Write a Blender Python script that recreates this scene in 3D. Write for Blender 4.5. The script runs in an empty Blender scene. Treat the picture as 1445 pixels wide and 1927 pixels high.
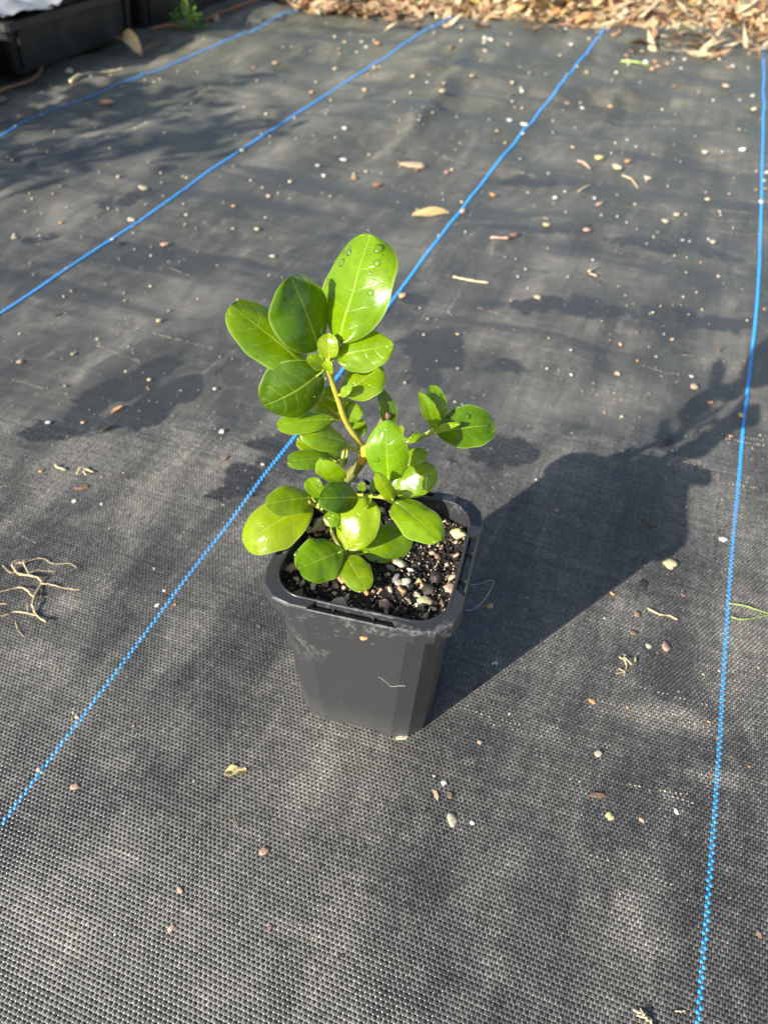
import bpy, bmesh, math, random
import numpy as np
from mathutils import Vector, Matrix, noise as mnoise
random.seed(7); rng = np.random.default_rng(7)
scn = bpy.context.scene
COL = scn.collection

# ------------------------------------------------------------------ camera
FPX, PCX, PCY = 1447.0, 722.5, 963.5          # lens solved on the photograph's blue threads and pot rim
CH, PITCH, ROLL = 0.40185, 0.75517, -0.027854
c_, s_ = math.cos(PITCH), math.sin(PITCH)
_F = Vector((0, c_, -s_)); _R0 = Vector((1, 0, 0)); _D0 = Vector((0, -s_, -c_))
_R = _R0*math.cos(ROLL) + _D0*math.sin(ROLL); _D = -_R0*math.sin(ROLL) + _D0*math.cos(ROLL)
CAM = Vector((0, 0, CH))
cd = bpy.data.cameras.new('camera'); cam = bpy.data.objects.new('camera', cd); COL.objects.link(cam)
M = Matrix.Identity(4)
for i in range(3):
    M[i][0] = _R[i]; M[i][1] = -_D[i]; M[i][2] = -_F[i]; M[i][3] = CAM[i]
cam.matrix_world = M
cd.sensor_fit = 'VERTICAL'; cd.sensor_height = 36.0; cd.sensor_width = 27.0
cd.lens = FPX/1927*36; cd.clip_start = 0.01; cd.clip_end = 500
cd.dof.use_dof = True; cd.dof.focus_distance = 0.355; cd.dof.aperture_fstop = cd.lens/2.3
scn.camera = cam

# ------------------------------------------------------------------ light
SUN_AZ, SUN_EL = math.radians(42.5), math.radians(24.3)    # direction the light travels, elevation
w = bpy.data.worlds.new('World'); scn.world = w; w.use_nodes = True
nt = w.node_tree; nt.nodes.clear()
sky = nt.nodes.new('ShaderNodeTexSky'); sky.sky_type = 'NISHITA'; sky.sun_disc = False
sky.sun_elevation = SUN_EL; sky.dust_density = 1.6; sky.ozone_density = 0.6; sky.sun_rotation = math.radians(90) - (SUN_AZ + math.pi)
bg = nt.nodes.new('ShaderNodeBackground'); bg.inputs[1].default_value = 0.085
wo = nt.nodes.new('ShaderNodeOutputWorld')
nt.links.new(sky.outputs[0], bg.inputs[0]); nt.links.new(bg.outputs[0], wo.inputs[0])
LDIR = Vector((math.cos(SUN_AZ)*math.cos(SUN_EL), math.sin(SUN_AZ)*math.cos(SUN_EL), -math.sin(SUN_EL)))
sd = bpy.data.lights.new('sun', 'SUN'); sd.energy = 4.8; sd.angle = math.radians(0.53); sd.color = (1.0, 0.955, 0.885)
sun = bpy.data.objects.new('sun', sd); COL.objects.link(sun)
sun.rotation_euler = LDIR.to_track_quat('-Z', 'Y').to_euler()
vs = scn.view_settings
vs.view_transform = 'Standard'; vs.look = 'None'; vs.gamma = 1.0; vs.use_curve_mapping = False; vs.exposure = 1.42
scn.render.engine = 'CYCLES'

# ------------------------------------------------------------------ geometry helpers
def ray(u, v):
    return _F + _R*((u-PCX)/FPX) + _D*((v-PCY)/FPX)
def atY(u, v, Y):
    d = ray(u, v); return CAM + d*(Y/d.y)
def atZ(u, v, z=0.0):
    d = ray(u, v); return CAM + d*((z-CH)/d.z)
def topx(P):
    q = Vector(P)-CAM; z = q.dot(_F)
    return PCX+FPX*q.dot(_R)/z, PCY+FPX*q.dot(_D)/z
def depth(P): return (Vector(P)-CAM).dot(_F)
LY = 0.34225; LC, LS = math.cos(LY), math.sin(LY)      # the mat's threads run 19.6 degrees off the view axis
def st2xy(s, t): return s*LC + t*LS, -s*LS + t*LC
def xy2st(x, y): return x*LC - y*LS, x*LS + y*LC

# mat relief: crests given as ground segments
def gpt(u, v): p = atZ(u, v); return (p.x, p.y)
CREST = [(gpt(930,428), gpt(1440,470), .0065, .045), (gpt(850,560), gpt(1445,545), .006, .05), (gpt(880,318), gpt(1120,338), .006, .04),
  (gpt(700,118), gpt(1010,112), .009, .07), (gpt(960,165), gpt(1300,160), .007, .07), (gpt(1050,265), gpt(1445,285), .005, .05),
  (gpt(-60,185), gpt(330,150), .008, .06), (gpt(60,300), gpt(420,215), .008, .05), (gpt(-60,395), gpt(220,330), .006, .05),
  (gpt(300,190), gpt(560,150), .006, .05), (gpt(880,118), gpt(735,310), .006, .014), (gpt(1200,120), gpt(1100,270), .005, .012),
  (gpt(620,70), gpt(470,140), .006, .02), (gpt(300,1330), gpt(470,1480), .003, .025), (gpt(600,1400), gpt(500,1720), .0042, .020),
  (gpt(720,1560), gpt(540,1960), .0040, .022), (gpt(520,380), gpt(430,520), .004, .014), (gpt(1240,540), gpt(1180,780), .003, .014), (gpt(1110,800), gpt(1240,690), .003, .02), (gpt(470,1500), gpt(330,1960), .0035, .02), (gpt(880,1480), gpt(800,1900), .0028, .02), (gpt(330,1420), gpt(130,1850), .0036, .022), (gpt(180,1500), gpt(20,1760), .003, .022), (gpt(1010,1640), gpt(900,1960), .0030, .022),
  (gpt(860,640), gpt(1240,620), .003, .04), (gpt(150,760), gpt(420,640), .003, .04), (gpt(420,900), gpt(240,1040), .0025, .035)]
POTC = (-0.0026, 0.2786)
def hz(x, y):
    x = np.asarray(x, float); y = np.asarray(y, float)
    far = np.clip((y-.45)/1.2, 0, 1)
    z = np.zeros_like(x)
    r = np.random.default_rng(3)
    for k in range(26):
        lam = .07*(1.22**(k % 13)); a = r.uniform(0, math.tau); ph = r.uniform(0, math.tau)
        kx, ky = math.cos(a)*math.tau/lam, math.sin(a)*math.tau/lam
        z += lam*.0036*np.sin(kx*x+ky*y+ph)*(.42+1.0*far)
    for (p, q, A, W) in CREST:
        dx, dy = q[0]-p[0], q[1]-p[1]; L = math.hypot(dx, dy)
        tt = ((x-p[0])*dx+(y-p[1])*dy)/L; nn = (-(x-p[0])*dy+(y-p[1])*dx)/L
        nn = nn + W*.35*np.sin(tt*37/(W*20+.4)+A*1e4) + W*.2*np.sin(tt*81)
        end = 1/(1+np.exp(-(tt-.06)/.03))*1/(1+np.exp((tt-L+.06)/.03))
        z += A*(1.55 if p[1] > .55 else 1.0)*np.exp(-(nn/W)**2)*end
    d = np.hypot(x-POTC[0], y-POTC[1])
    m = np.clip((d-.055)/.09, 0, 1); m = m*m*(3-2*m)
    return z*m
_gx = np.arange(-2.2, 2.4, .004); _gy = np.arange(-.2, 2.9, .004); _GX, _GY = np.meshgrid(_gx, _gy); _HG = hz(_GX, _GY)
def hz1(x, y):
    a = min(max((x+2.2)/.004, 0), len(_gx)-1.001); b = min(max((y+.2)/.004, 0), len(_gy)-1.001); i, j = int(a), int(b); a -= i; b -= j
    return float((_HG[j, i]*(1-a)+_HG[j, i+1]*a)*(1-b)+(_HG[j+1, i]*(1-a)+_HG[j+1, i+1]*a)*b)
def ground(u, v):
    p = atZ(u, v, 0)
    for _ in range(3): p = atZ(u, v, hz1(p.x, p.y))
    return p

# ------------------------------------------------------------------ object helpers
def mk(name, me, mat=None, parent=None):
    o = bpy.data.objects.new(name, me); COL.objects.link(o)
    if mat is not None and len(me.materials) == 0: me.materials.append(mat)
    if parent is not None: o.parent = parent
    return o
def tag(o, label=None, cat=None, group=None, kind=None):
    if label: o['label'] = label
    if cat: o['category'] = cat
    if group: o['group'] = group
    if kind: o['kind'] = kind
    return o
def empty(name, loc=(0, 0, 0)):
    o = bpy.data.objects.new(name, None); COL.objects.link(o); o.location = loc; o.empty_display_size = .01
    return o
def mesh_np(name, V, Q, smooth=True, attrs=None):
    V = np.asarray(V, np.float32); Q = np.asarray(Q, np.int32); n = Q.shape[1]
    me = bpy.data.meshes.new(name)
    me.vertices.add(len(V)); me.vertices.foreach_set('co', V.ravel())
    me.loops.add(Q.size); me.loops.foreach_set('vertex_index', Q.ravel())
    me.polygons.add(len(Q)); me.polygons.foreach_set('loop_start', np.arange(0, Q.size, n, dtype=np.int32))
    if smooth: me.polygons.foreach_set('use_smooth', np.ones(len(Q), bool))
    for k, a in (attrs or {}).items():
        at = me.attributes.new(k, 'FLOAT', 'POINT'); at.data.foreach_set('value', np.asarray(a, np.float32))
    me.update(calc_edges=True)
    return me
def mesh_py(name, V, Fs, smooth=False):
    me = bpy.data.meshes.new(name); me.from_pydata([tuple(v) for v in V], [], Fs); me.update()
    if smooth:
        for p in me.polygons: p.use_smooth = True
    return me
def tube(pts, rad, n=6, caps=True, V=None, Fs=None):
    """tapered tube through pts; appended to V, Fs when given"""
    V = [] if V is None else V; Fs = [] if Fs is None else Fs
    pts = [Vector(p) for p in pts]; b = len(V); N = len(pts)
    ref = Vector((.31, .2, .93))
    for i, p in enumerate(pts):
        t = (pts[min(i+1, N-1)]-pts[max(i-1, 0)]).normalized()
        a = t.cross(ref).normalized(); c = t.cross(a)
        r = rad[i] if hasattr(rad, '__len__') else rad
        for k in range(n):
            an = math.tau*k/n; V.append(p+a*(r*math.cos(an))+c*(r*math.sin(an)))
    for i in range(N-1):
        for k in range(n):
            k2 = (k+1) % n
            Fs.append((b+i*n+k, b+i*n+k2, b+(i+1)*n+k2, b+(i+1)*n+k))
    if caps:
        Fs.append(tuple(b+k for k in range(n))[::-1]); Fs.append(tuple(b+(N-1)*n+k for k in range(n)))
    return V, Fs
def smoothpath(pts, k=4):
    """Catmull-Rom resample"""
    P = [Vector(p) for p in pts]; out = []
    for i in range(len(P)-1):
        p0, p1, p2, p3 = P[max(i-1, 0)], P[i], P[i+1], P[min(i+2, len(P)-1)]
        for j in range(k):
            t = j/k
            out.append(.5*((2*p1)+(p2-p0)*t+(2*p0-5*p1+4*p2-p3)*t*t+(3*p1-p0-3*p2+p3)*t*t*t))
    out.append(P[-1]); return out

# ------------------------------------------------------------------ material helpers
class NT:
    def __init__(s, name):
        s.m = bpy.data.materials.new(name); s.m.use_nodes = True; s.t = s.m.node_tree; s.t.nodes.clear()
    def n(s, typ, **kw):
        nd = s.t.nodes.new('ShaderNode'+typ)
        for k, v in kw.items():
            if k.startswith('i_'):
                key = k[2:]; key = int(key) if key.isdigit() else key.replace('_', ' ')
                s.set(nd.inputs[key], v)
            else: setattr(nd, k, v)
        return nd
    def set(s, inp, v):
        if isinstance(v, bpy.types.NodeSocket): s.t.links.new(v, inp)
        elif isinstance(v, bpy.types.Node): s.t.links.new(v.outputs[0], inp)
        elif isinstance(v, tuple) and len(v) == 3 and inp.type == 'RGBA': inp.default_value = (*v, 1)
        else: inp.default_value = v
    def math(s, op, a, b=None, c=None, clamp=False):
        nd = s.t.nodes.new('ShaderNodeMath'); nd.operation = op; nd.use_clamp = clamp
        s.set(nd.inputs[0], a)
        if b is not None: s.set(nd.inputs[1], b)
        if c is not None: s.set(nd.inputs[2], c)
        return nd.outputs[0]
    def mix(s, fac, a, b, blend='MIX'):
        nd = s.t.nodes.new('ShaderNodeMix'); nd.data_type = 'RGBA'; nd.blend_type = blend
        s.set(nd.inputs[0], fac); s.set(nd.inputs[6], a); s.set(nd.inputs[7], b)
        return nd.outputs[2]
    def ramp(s, x, lo, hi, a=0.0, b=1.0):
        nd = s.t.nodes.new('ShaderNodeMapRange'); nd.interpolation_type = 'SMOOTHSTEP'
        s.set(nd.inputs[0], x); s.set(nd.inputs[1], lo); s.set(nd.inputs[2], hi); s.set(nd.inputs[3], a); s.set(nd.inputs[4], b)
        return nd.outputs[0]
    def noise(s, vec, scale, detail=3, rough=.55, dist=0.0):
        nd = s.t.nodes.new('ShaderNodeTexNoise'); s.set(nd.inputs['Vector'], vec)
        nd.inputs['Scale'].default_value = scale; nd.inputs['Detail'].default_value = detail
        nd.inputs['Roughness'].default_value = rough; nd.inputs['Distortion'].default_value = dist
        return nd.outputs[0]
    def bump(s, h, strength=.5, dist=.001, normal=None):
        nd = s.t.nodes.new('ShaderNodeBump'); s.set(nd.inputs['Height'], h)
        nd.inputs['Strength'].default_value = strength; nd.inputs['Distance'].default_value = dist
        if normal is not None: s.set(nd.inputs['Normal'], normal)
        return nd.outputs[0]
    def out(s, sh):
        o = s.t.nodes.new('ShaderNodeOutputMaterial'); s.set(o.inputs[0], sh); return s.m
    def bsdf(s, col, rough, normal=None, **kw):
        b = s.t.nodes.new('ShaderNodeBsdfPrincipled'); s.set(b.inputs['Base Color'], col); s.set(b.inputs['Roughness'], rough)
        if normal is not None: s.set(b.inputs['Normal'], normal)
        for k, v in kw.items(): s.set(b.inputs[k.replace('_', ' ')], v)
        return b.outputs[0]
def simple(name, col, rough=.6, var=.25, scale=300, bump=.0, **kw):
    T = NT(name); g = T.n('NewGeometry').outputs['Position']
    nz = T.noise(g, scale, 4)
    oi = T.n('ObjectInfo').outputs['Random']
    f = T.math('ADD', T.math('MULTIPLY', nz, 2*var), T.math('MULTIPLY', oi, var)); f = T.math('ADD', f, 1-1.5*var)
    hs = T.n('HueSaturation'); T.set(hs.inputs['Value'], f); T.set(hs.inputs['Color'], col)
    nrm = T.bump(nz, bump, .001) if bump else None
    return T.out(T.bsdf(hs.outputs[0], rough, nrm, **kw))

# ---- woven mat: shared colouring (dust, stains, painted shade), with and without the weave relief
PW, PT = .00127, .00220        # warp and weft pitch
def mat_material(name, woven):
    T = NT(name); P = T.n('NewGeometry').outputs['Position']
    sep = T.n('SeparateXYZ'); T.set(sep.inputs[0], P); X, Y = sep.outputs[0], sep.outputs[1]
    S = T.math('SUBTRACT', T.math('MULTIPLY', X, LC), T.math('MULTIPLY', Y, LS))
    Tt = T.math('ADD', T.math('MULTIPLY', X, LS), T.math('MULTIPLY', Y, LC))
    cst = T.n('CombineXYZ'); T.set(cst.inputs[0], S); T.set(cst.inputs[1], Tt)
    st = cst.outputs[0]
    wet = T.n('Attribute', attribute_name='wet').outputs['Fac']  # real wet stains together with painted fold shade and soft shadow
    dust = T.n('Attribute', attribute_name='dust').outputs['Fac']
    sv_ = T.n('VectorMath', operation='MULTIPLY'); T.set(sv_.inputs[0], st); sv_.inputs[1].default_value = (15.0, 4.2, 1.0)
    n_big = T.noise(sv_.outputs[0], 1.0, 6, .62, .5); n_mid = T.noise(st, 45, 5, .65, .6); n_fin = T.noise(st, 420, 3, .6)
    n_w = T.noise(st, 24, 4, .6, .4)
    wet_shade = T.ramp(T.math('ADD', wet, T.math('ADD', T.math('MULTIPLY', T.math('SUBTRACT', n_w, .5), 1.5), T.math('MULTIPLY', T.math('SUBTRACT', n_mid, .5), .7))), .46, .66)
    stv = T.n('VectorMath', operation='MULTIPLY'); T.set(stv.inputs[0], st); stv.inputs[1].default_value = (1.6, 8.0, 1.0)
    n_st = T.noise(stv.outputs[0], 1.7, 5, .6, .5)
    stv2 = T.n('VectorMath', operation='MULTIPLY'); T.set(stv2.inputs[0], st); stv2.inputs[1].default_value = (26.0, 7.0, 1.0)
    n_scuff = T.ramp(T.noise(stv2.outputs[0], 1.3, 6, .72, .8), .56, .74)
    damp = T.math('MULTIPLY', T.ramp(n_st, .50, .64), T.ramp(Y, .40, .75, .12, .62))
    wet_shade = T.math('MAXIMUM', wet_shade, damp)
    d0 = T.math('ADD', T.math('MULTIPLY', T.ramp(n_big, .38, .70), .7), T.math('MULTIPLY', T.ramp(n_mid, .45, .75), .45))
    d1 = T.math('ADD', T.math('ADD', d0, dust), T.math('MULTIPLY', n_scuff, T.ramp(Y, .3, .6, .4, .75)))
    d1 = T.math('MULTIPLY', d1, T.math('ADD', T.math('MULTIPLY', n_fin, .9), .35))
    d1 = T.math('MULTIPLY', d1, T.math('SUBTRACT', 1.0, T.math('MULTIPLY', wet_shade, .9)), clamp=True)
    # paler, greener tint towards the far end of the mat
    far_tint = T.math('MULTIPLY', T.ramp(Y, .7, 1.9), T.math('ADD', .35, T.math('MULTIPLY', n_big, .6)))
    pf = T.math('MULTIPLY', T.math('SNAP', S, PW), 700.0); wn = T.n('TexWhiteNoise', noise_dimensions='1D'); T.set(wn.inputs['W'], pf)
    pg = T.math('MULTIPLY', T.math('SNAP', Tt, PT), 700.0); wm = T.n('TexWhiteNoise', noise_dimensions='1D'); T.set(wm.inputs['W'], pg)
    tone = T.math('ADD', .78, T.math('MULTIPLY', T.math('ADD', wn.outputs[0], wm.outputs[0]), .22))
    base = T.mix(far_tint, (.0430, .0417, .0385), (.080, .075, .038))
    col = T.mix(T.math('MULTIPLY', d1, .55), base, (.262, .245, .205))
    col = T.mix(T.math('MULTIPLY', wet_shade, .58), col, (.018, .019, .021))
    mul = T.n('HueSaturation'); T.set(mul.inputs['Color'], col); T.set(mul.inputs['Value'], tone)
    col = mul.outputs[0]
    rough = T.math('SUBTRACT', T.math('ADD', .43, T.math('MULTIPLY', d1, .3)), T.math('MULTIPLY', wet_shade, .16))
    if not woven:
        tn = T.n('Attribute', attribute_name='tone').outputs['Fac']
        m3 = T.n('HueSaturation'); T.set(m3.inputs['Color'], col); T.set(m3.inputs['Value'], tn); col = m3.outputs[0]
        rough = T.math('SUBTRACT', rough, .10)
    nrm = None
    if woven:
        wob = T.math('MULTIPLY', T.math('SUBTRACT', T.noise(st, 60, 2), .5), .8)
        a = T.math('SINE', T.math('ADD', T.math('MULTIPLY', S, math.pi/PW), T.math('ADD', wob, math.pi/2)))
        b = T.math('SINE', T.math('ADD', T.math('MULTIPLY', Tt, math.pi/PT), T.math('ADD', wob, math.pi/2)))
        chk = T.math('MULTIPLY', a, b)
        gap = T.ramp(T.math('ABSOLUTE', chk), .0, .35, .40, 1.12)
        warp = T.ramp(chk, -.2, .3)
        m2 = T.n('HueSaturation'); T.set(m2.inputs['Color'], col)
        T.set(m2.inputs['Value'], T.math('MULTIPLY', gap, T.math('ADD', 1.52, T.math('MULTIPLY', warp, -.56))))
        col = m2.outputs[0]
        nrm = T.bump(T.math('ABSOLUTE', chk), .8, .0005)
    else:
        nrm = T.bump(T.noise(st, 1500, 2), .25, .0002)
    return T.out(T.bsdf(col, rough, nrm, Specular_IOR_Level=.42 if woven else .6))
M_MAT = mat_material('woven_mat_fine', True)
M_TAPE = mat_material('woven_mat_tape', False)
def blue_material():
    T = NT('blue_tape'); P = T.n('NewGeometry').outputs['Position']
    n1 = T.noise(P, 60, 3); n2 = T.noise(P, 900, 2)
    col = T.mix(T.math('MULTIPLY', T.ramp(n1, .45, .8), .3), (.016, .27, .72), (.17, .31, .52))
    col = T.mix(T.math('MULTIPLY', n2, .25), col, (.03, .33, .82))
    dirt = T.ramp(T.noise(P, 130, 5, .7), .60, .72, 0, .5); col = T.mix(dirt, col, (.16, .17, .17))
    return T.out(T.bsdf(col, .45))
M_BLUE = blue_material()

# ------------------------------------------------------------------ ground and mat
def soil_material():
    T = NT('bare_soil'); P = T.n('NewGeometry').outputs['Position']
    n = T.noise(P, 14, 6, .65); n2 = T.noise(P, 160, 4)
    col = T.mix(n, (.05, .033, .02), (.13, .09, .055)); col = T.mix(T.ramp(n2, .5, .8), col, (.2, .15, .1))
    return T.out(T.bsdf(col, .9, T.bump(n2, .8, .01)))
M_SOIL = soil_material()
g = 60
xs = np.concatenate([[-250, -60, -15], np.linspace(-6, 6, g), [15, 60, 250]]); ys = np.concatenate([[-250, -60, -15], np.linspace(-5, 7, g), [15, 60, 250]])
XX, YY = np.meshgrid(xs, ys); ZZ = -.03 + .006*np.sin(XX*5+YY*3)*np.cos(YY*4-XX)
ZZ = ZZ + .03*np.clip((YY-2.2)/.5, 0, 1)
n = len(xs); idx = np.arange(n*n).reshape(n, n)
Q = np.stack([idx[:-1, :-1], idx[:-1, 1:], idx[1:, 1:], idx[1:, :-1]], -1).reshape(-1, 4)
tag(mk('ground', mesh_np('ground', np.stack([XX, YY, ZZ], -1).reshape(-1, 3), Q), M_SOIL), kind='structure')

def far_edge(x): return 2.235 - .17*x + .03*np.sin(x*7) + .02*np.sin(x*17+1)
# wet stains plus fold shade and soft shadow painted dark: (u, v, half width px, half height px, angle, strength); dust the same
WET_SHADE = [(225,735,120,28,-24,1.), (300,760,130,30,-26,1.), (300,690,70,22,-20,.9), (120,800,100,30,-20,.8), (815,665,62,52,0,1.), (790,705,60,30,10,.9), (935,705,60,40,10,.65), (930,850,95,45,5,.7),
  (455,905,48,36,20,.85), (500,850,50,40,0,.7), (430,930,45,20,-5,.7), (560,900,40,40,0,.5), (780,560,30,20,0,.8), (1050,590,160,22,4,.75), (1300,600,160,26,4,.7), (1020,440,130,14,4,.65), (1260,470,190,18,5,.65),  # long flat ellipses here paint the shade behind mat folds
  (640,620,60,25,-10,.4), (620,440,60,40,0,.55), (560,470,50,30,-30,.5), (150,300,150,26,-8,.7), (260,365,80,18,-14,.7), (420,240,110,22,-10,.6), (60,440,80,16,-10,.6), (1010,340,120,12,4,.7),  # upper-left ellipses paint soft plant shadow, the last one fold shade
  (880,140,120,10,2,.6), (350,205,60,14,-8,.6), (60,210,90,12,-14,.5), (690,180,60,8,-20,.6), (1120,600,60,20,0,.5), (560,1330,40,70,20,.35), (1230,1700,60,60,0,.25)]
DUST = [(1240,1345,75,22,8,.9), (1300,1365,60,18,10,.8), (128,1133,30,20,-20,.9), (60,1240,60,40,0,.5), (230,600,60,40,0,.5), (330,560,120,40,-10,.45), (1100,520,100,30,8,.5), (1020,380,70,20,0,.35),
  (1160,745,60,30,0,.55), (1290,870,40,15,10,.6), (350,900,120,60,-20,.5), (180,880,100,50,-10,.35), (700,640,60,20,0,.3), (1060,300,100,20,0,.3), (1350,1465,55,14,12,.75), (1190,1160,50,40,0,.5), (1300,500,90,20,0,.3),
  (610,1430,30,90,18,.5), (560,1500,30,70,20,.4), (120,1760,70,70,0,.5), (40,1700,60,60,0,.45), (220,1620,70,40,0,.35), (930,640,60,30,0,.3), (330,1380,50,40,0,.3), (250,120,120,25,-20,.3), (620,160,90,30,-20,.35), (480,180,120,25,-15,.3), (230,250,150,14,-8,.5), (1370,290,60,30,0,.35), (230,1440,40,20,0,.35),
  (1340,690,70,20,5,.4), (560,1750,50,16,15,.4), (1050,860,100,30,-30,.35), (1000,780,120,50,-20,.35), (650,1200,30,30,0,.2), (350,1200,60,30,-20,.35), (1380,1200,60,120,0,.35), (1410,1000,40,70,0,.35)]
def blobs(x, y, L):
    """stain, dust and painted-shade masks in ground coordinates: each ellipse is laid out once on the ground plane"""
    r = np.zeros_like(x)
    for (u, v, a, b, an, k) in L:
        c0 = atZ(u, v); ca, sa = math.cos(math.radians(an)), math.sin(math.radians(an))
        e1 = atZ(u+a*ca, v+a*sa)-c0; e2 = atZ(u-b*sa, v+b*ca)-c0
        det = e1.x*e2.y-e1.y*e2.x
        dx, dy = x-c0.x, y-c0.y
        p = (dx*e2.y-dy*e2.x)/det; q = (-dx*e1.y+dy*e1.x)/det
        r = np.maximum(r, k*np.exp(-(p*p+q*q)**1.3*.7))
    return r
ns, ntt = 380, 400
sv = np.linspace(-1.75, 1.55, ns); tv = np.linspace(-.85, 2.95, ntt)
SS, TT = np.meshgrid(sv, tv); X, Y = st2xy(SS, TT)
Z = hz(X, Y) - .0010
fe = far_edge(X); Y2 = np.minimum(Y, fe + .002*(Y-fe)); Z = np.where(Y > fe, Z-.02*np.clip((Y-fe)/.05, 0, 1), Z)
idx = np.arange(ns*ntt).reshape(ntt, ns)
Q = np.stack([idx[:-1, :-1], idx[:-1, 1:], idx[1:, 1:], idx[1:, :-1]], -1).reshape(-1, 4)
keep = (Y <= fe+.02).ravel()[Q].any(1)
mat_me = mesh_np('weed_mat', np.stack([X, Y, Z], -1).reshape(-1, 3), Q[keep], True, {'wet': blobs(X, Y, WET_SHADE).ravel(), 'dust': blobs(X, Y, DUST).ravel()})
weed_mat = tag(mk('weed_mat', mat_me, M_MAT), 'black woven weed mat with blue marker threads', kind='structure')

# measured run of the four blue threads
THREADS = [
 [(0,256),(52,225),(114,201),(149,188.6),(187,173),(242,150.5),(301,130),(346,111),(381,95),(432,73),(498,47),(612,-1)],
 [(0,589),(66,546),(145,492),(208,450),(266,413),(328,369),(386,326),(455,280),(650,154),(732,102),(787,63),(873,21)],
 [(3,1550),(55,1480),(76,1447),(123,1390),(159,1342),(199,1289),(239,1237),(276,1186),(319,1129),(365,1066),(434,979),(498,890),(556,819),(640,700),(735,568),(795,486),(855,409),(916,330),(981,250),(1145,45)],
 [(1310,1917),(1314,1870),(1317,1816),(1322,1762),(1327,1712),(1332,1655),(1336,1601),(1339,1548),(1342.5,1511),(1346,1464),(1351,1400),(1358,1269),(1362,1212),(1367,1139),(1374,1042),(1382,961),(1390,880),(1397,792),(1408,702),(1420,601),(1427,501),(1431,375),(1434,250),(1437,50)]]
LT = []
for L in THREADS:
    La = np.array(L, float); dl = np.concatenate([[0], np.cumsum(np.hypot(*np.diff(La, axis=0).T))]); f = np.linspace(0, dl[-1], 70)
    P = [ground(u, v) for u, v in zip(np.interp(f, dl, La[:, 0]), np.interp(f, dl, La[:, 1]))]; a = np.array([xy2st(p.x, p.y) for p in P]); a = a[a[:, 1].argsort()]
    # relax measuring noise
    tq = np.linspace(a[0, 1], a[-1, 1], 110); sq = np.interp(tq, a[:, 1], a[:, 0])
    kk = np.ones(3)/3; sq = np.convolve(np.pad(sq, 1, mode='edge'), kk, 'valid')
    LT.append((tq, sq))
SI = [round(float(np.interp(.35, *LT[k]))/PW) for k in range(4)]
def sdisp(s, t):
    """lateral drift of the warp, interpolated between the blue threads"""
    d = [np.interp(t, *LT[k]) - SI[k]*PW for k in range(4)]
    xs_ = np.array([i*PW for i in SI])
    out = np.zeros_like(s)
    for k in range(3):
        m = (s >= xs_[k]) & (s < xs_[k+1]); f = (s-xs_[k])/(xs_[k+1]-xs_[k])
        out = np.where(m, d[k]*(1-f)+d[k+1]*f, out)
    out = np.where(s < xs_[0], d[0], out); out = np.where(s >= xs_[3], d[3], out)
    return out
AMP = .00048
def near(x, y): return (y > .055) & (y < .56) & (np.abs(x-.0) < .205+.36*np.clip(y, 0, 1))
def sink(y): return np.clip((y-.42)/.14, 0, 1)**1.5   # the modelled threads sink into the finely patterned sheet
def warp_strip(i, t, width, seedk=0):
    """rows of 3 points for warp number i along t"""
    r = np.random.default_rng(1000+i+5000)
    s0 = np.full_like(t, i*PW); s0 = s0 + sdisp(s0, t)
    ph = t/PT
    lat = .00010*np.interp(ph, np.arange(math.floor(ph[0])-1, math.ceil(ph[-1])+2), r.normal(size=math.ceil(ph[-1])-math.floor(ph[0])+3))
    s0 = s0+lat
    c = np.cos(math.pi*ph)*(1 if i % 2 == 0 else -1)
    zz = np.clip(c*1.7, -1, 1)*AMP + .00004*r.normal(size=len(t))
    wd = width*(.5+.06*np.clip(c, -1, 1)) * (1+.10*r.normal(size=len(t))*.4)
    return s0, zz, wd, c
# the weave itself near the pot, thread by thread, joined
Vw, Qw, Tw, nb = [], [], [], 0
t0 = math.floor(-.10/PT)*PT
tt = np.arange(t0, .74, PT/4)
for i in range(int(-.66/PW), int(.36/PW)):
    if any(i in (k, k+1) for k in SI): continue
    s0, zz, wd, c = warp_strip(i, tt, PW*.86)
    rows = []
    x0, y0 = st2xy(s0, tt); m = near(x0, y0 )
    if m.sum() < 3: continue
    h = hz(x0, y0)
    for off, dz in ((-1, -.00017), (0, 0), (1, -.00017)):
        x, y = st2xy(s0+off*wd, tt); rows.append(np.stack([x, y, h+zz*(1-.6*sink(y0))+dz-sink(y0)*.0014], -1))
    R = np.stack(rows, 1); N = len(tt)
    fl = np.floor((tt/PT+.5)).astype(int); fl -= fl.min(); tone = .66*(1+.20*rng.normal(size=fl.max()+1))[fl]*(1+.10*rng.normal())
    Tw.append(np.repeat(np.clip(tone, .35, 1.5), 3)); Vw.append(R.reshape(-1, 3)); id_ = nb+np.arange(N*3).reshape(N, 3)
    q = np.stack([id_[:-1, :-1], id_[:-1, 1:], id_[1:, 1:], id_[1:, :-1]], -1)
    Qw.append(q[m[:-1] & m[1:]].reshape(-1, 4)); nb += N*3
ss = np.arange(int(-.66/PW)*PW, .36, PW/2)
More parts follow.
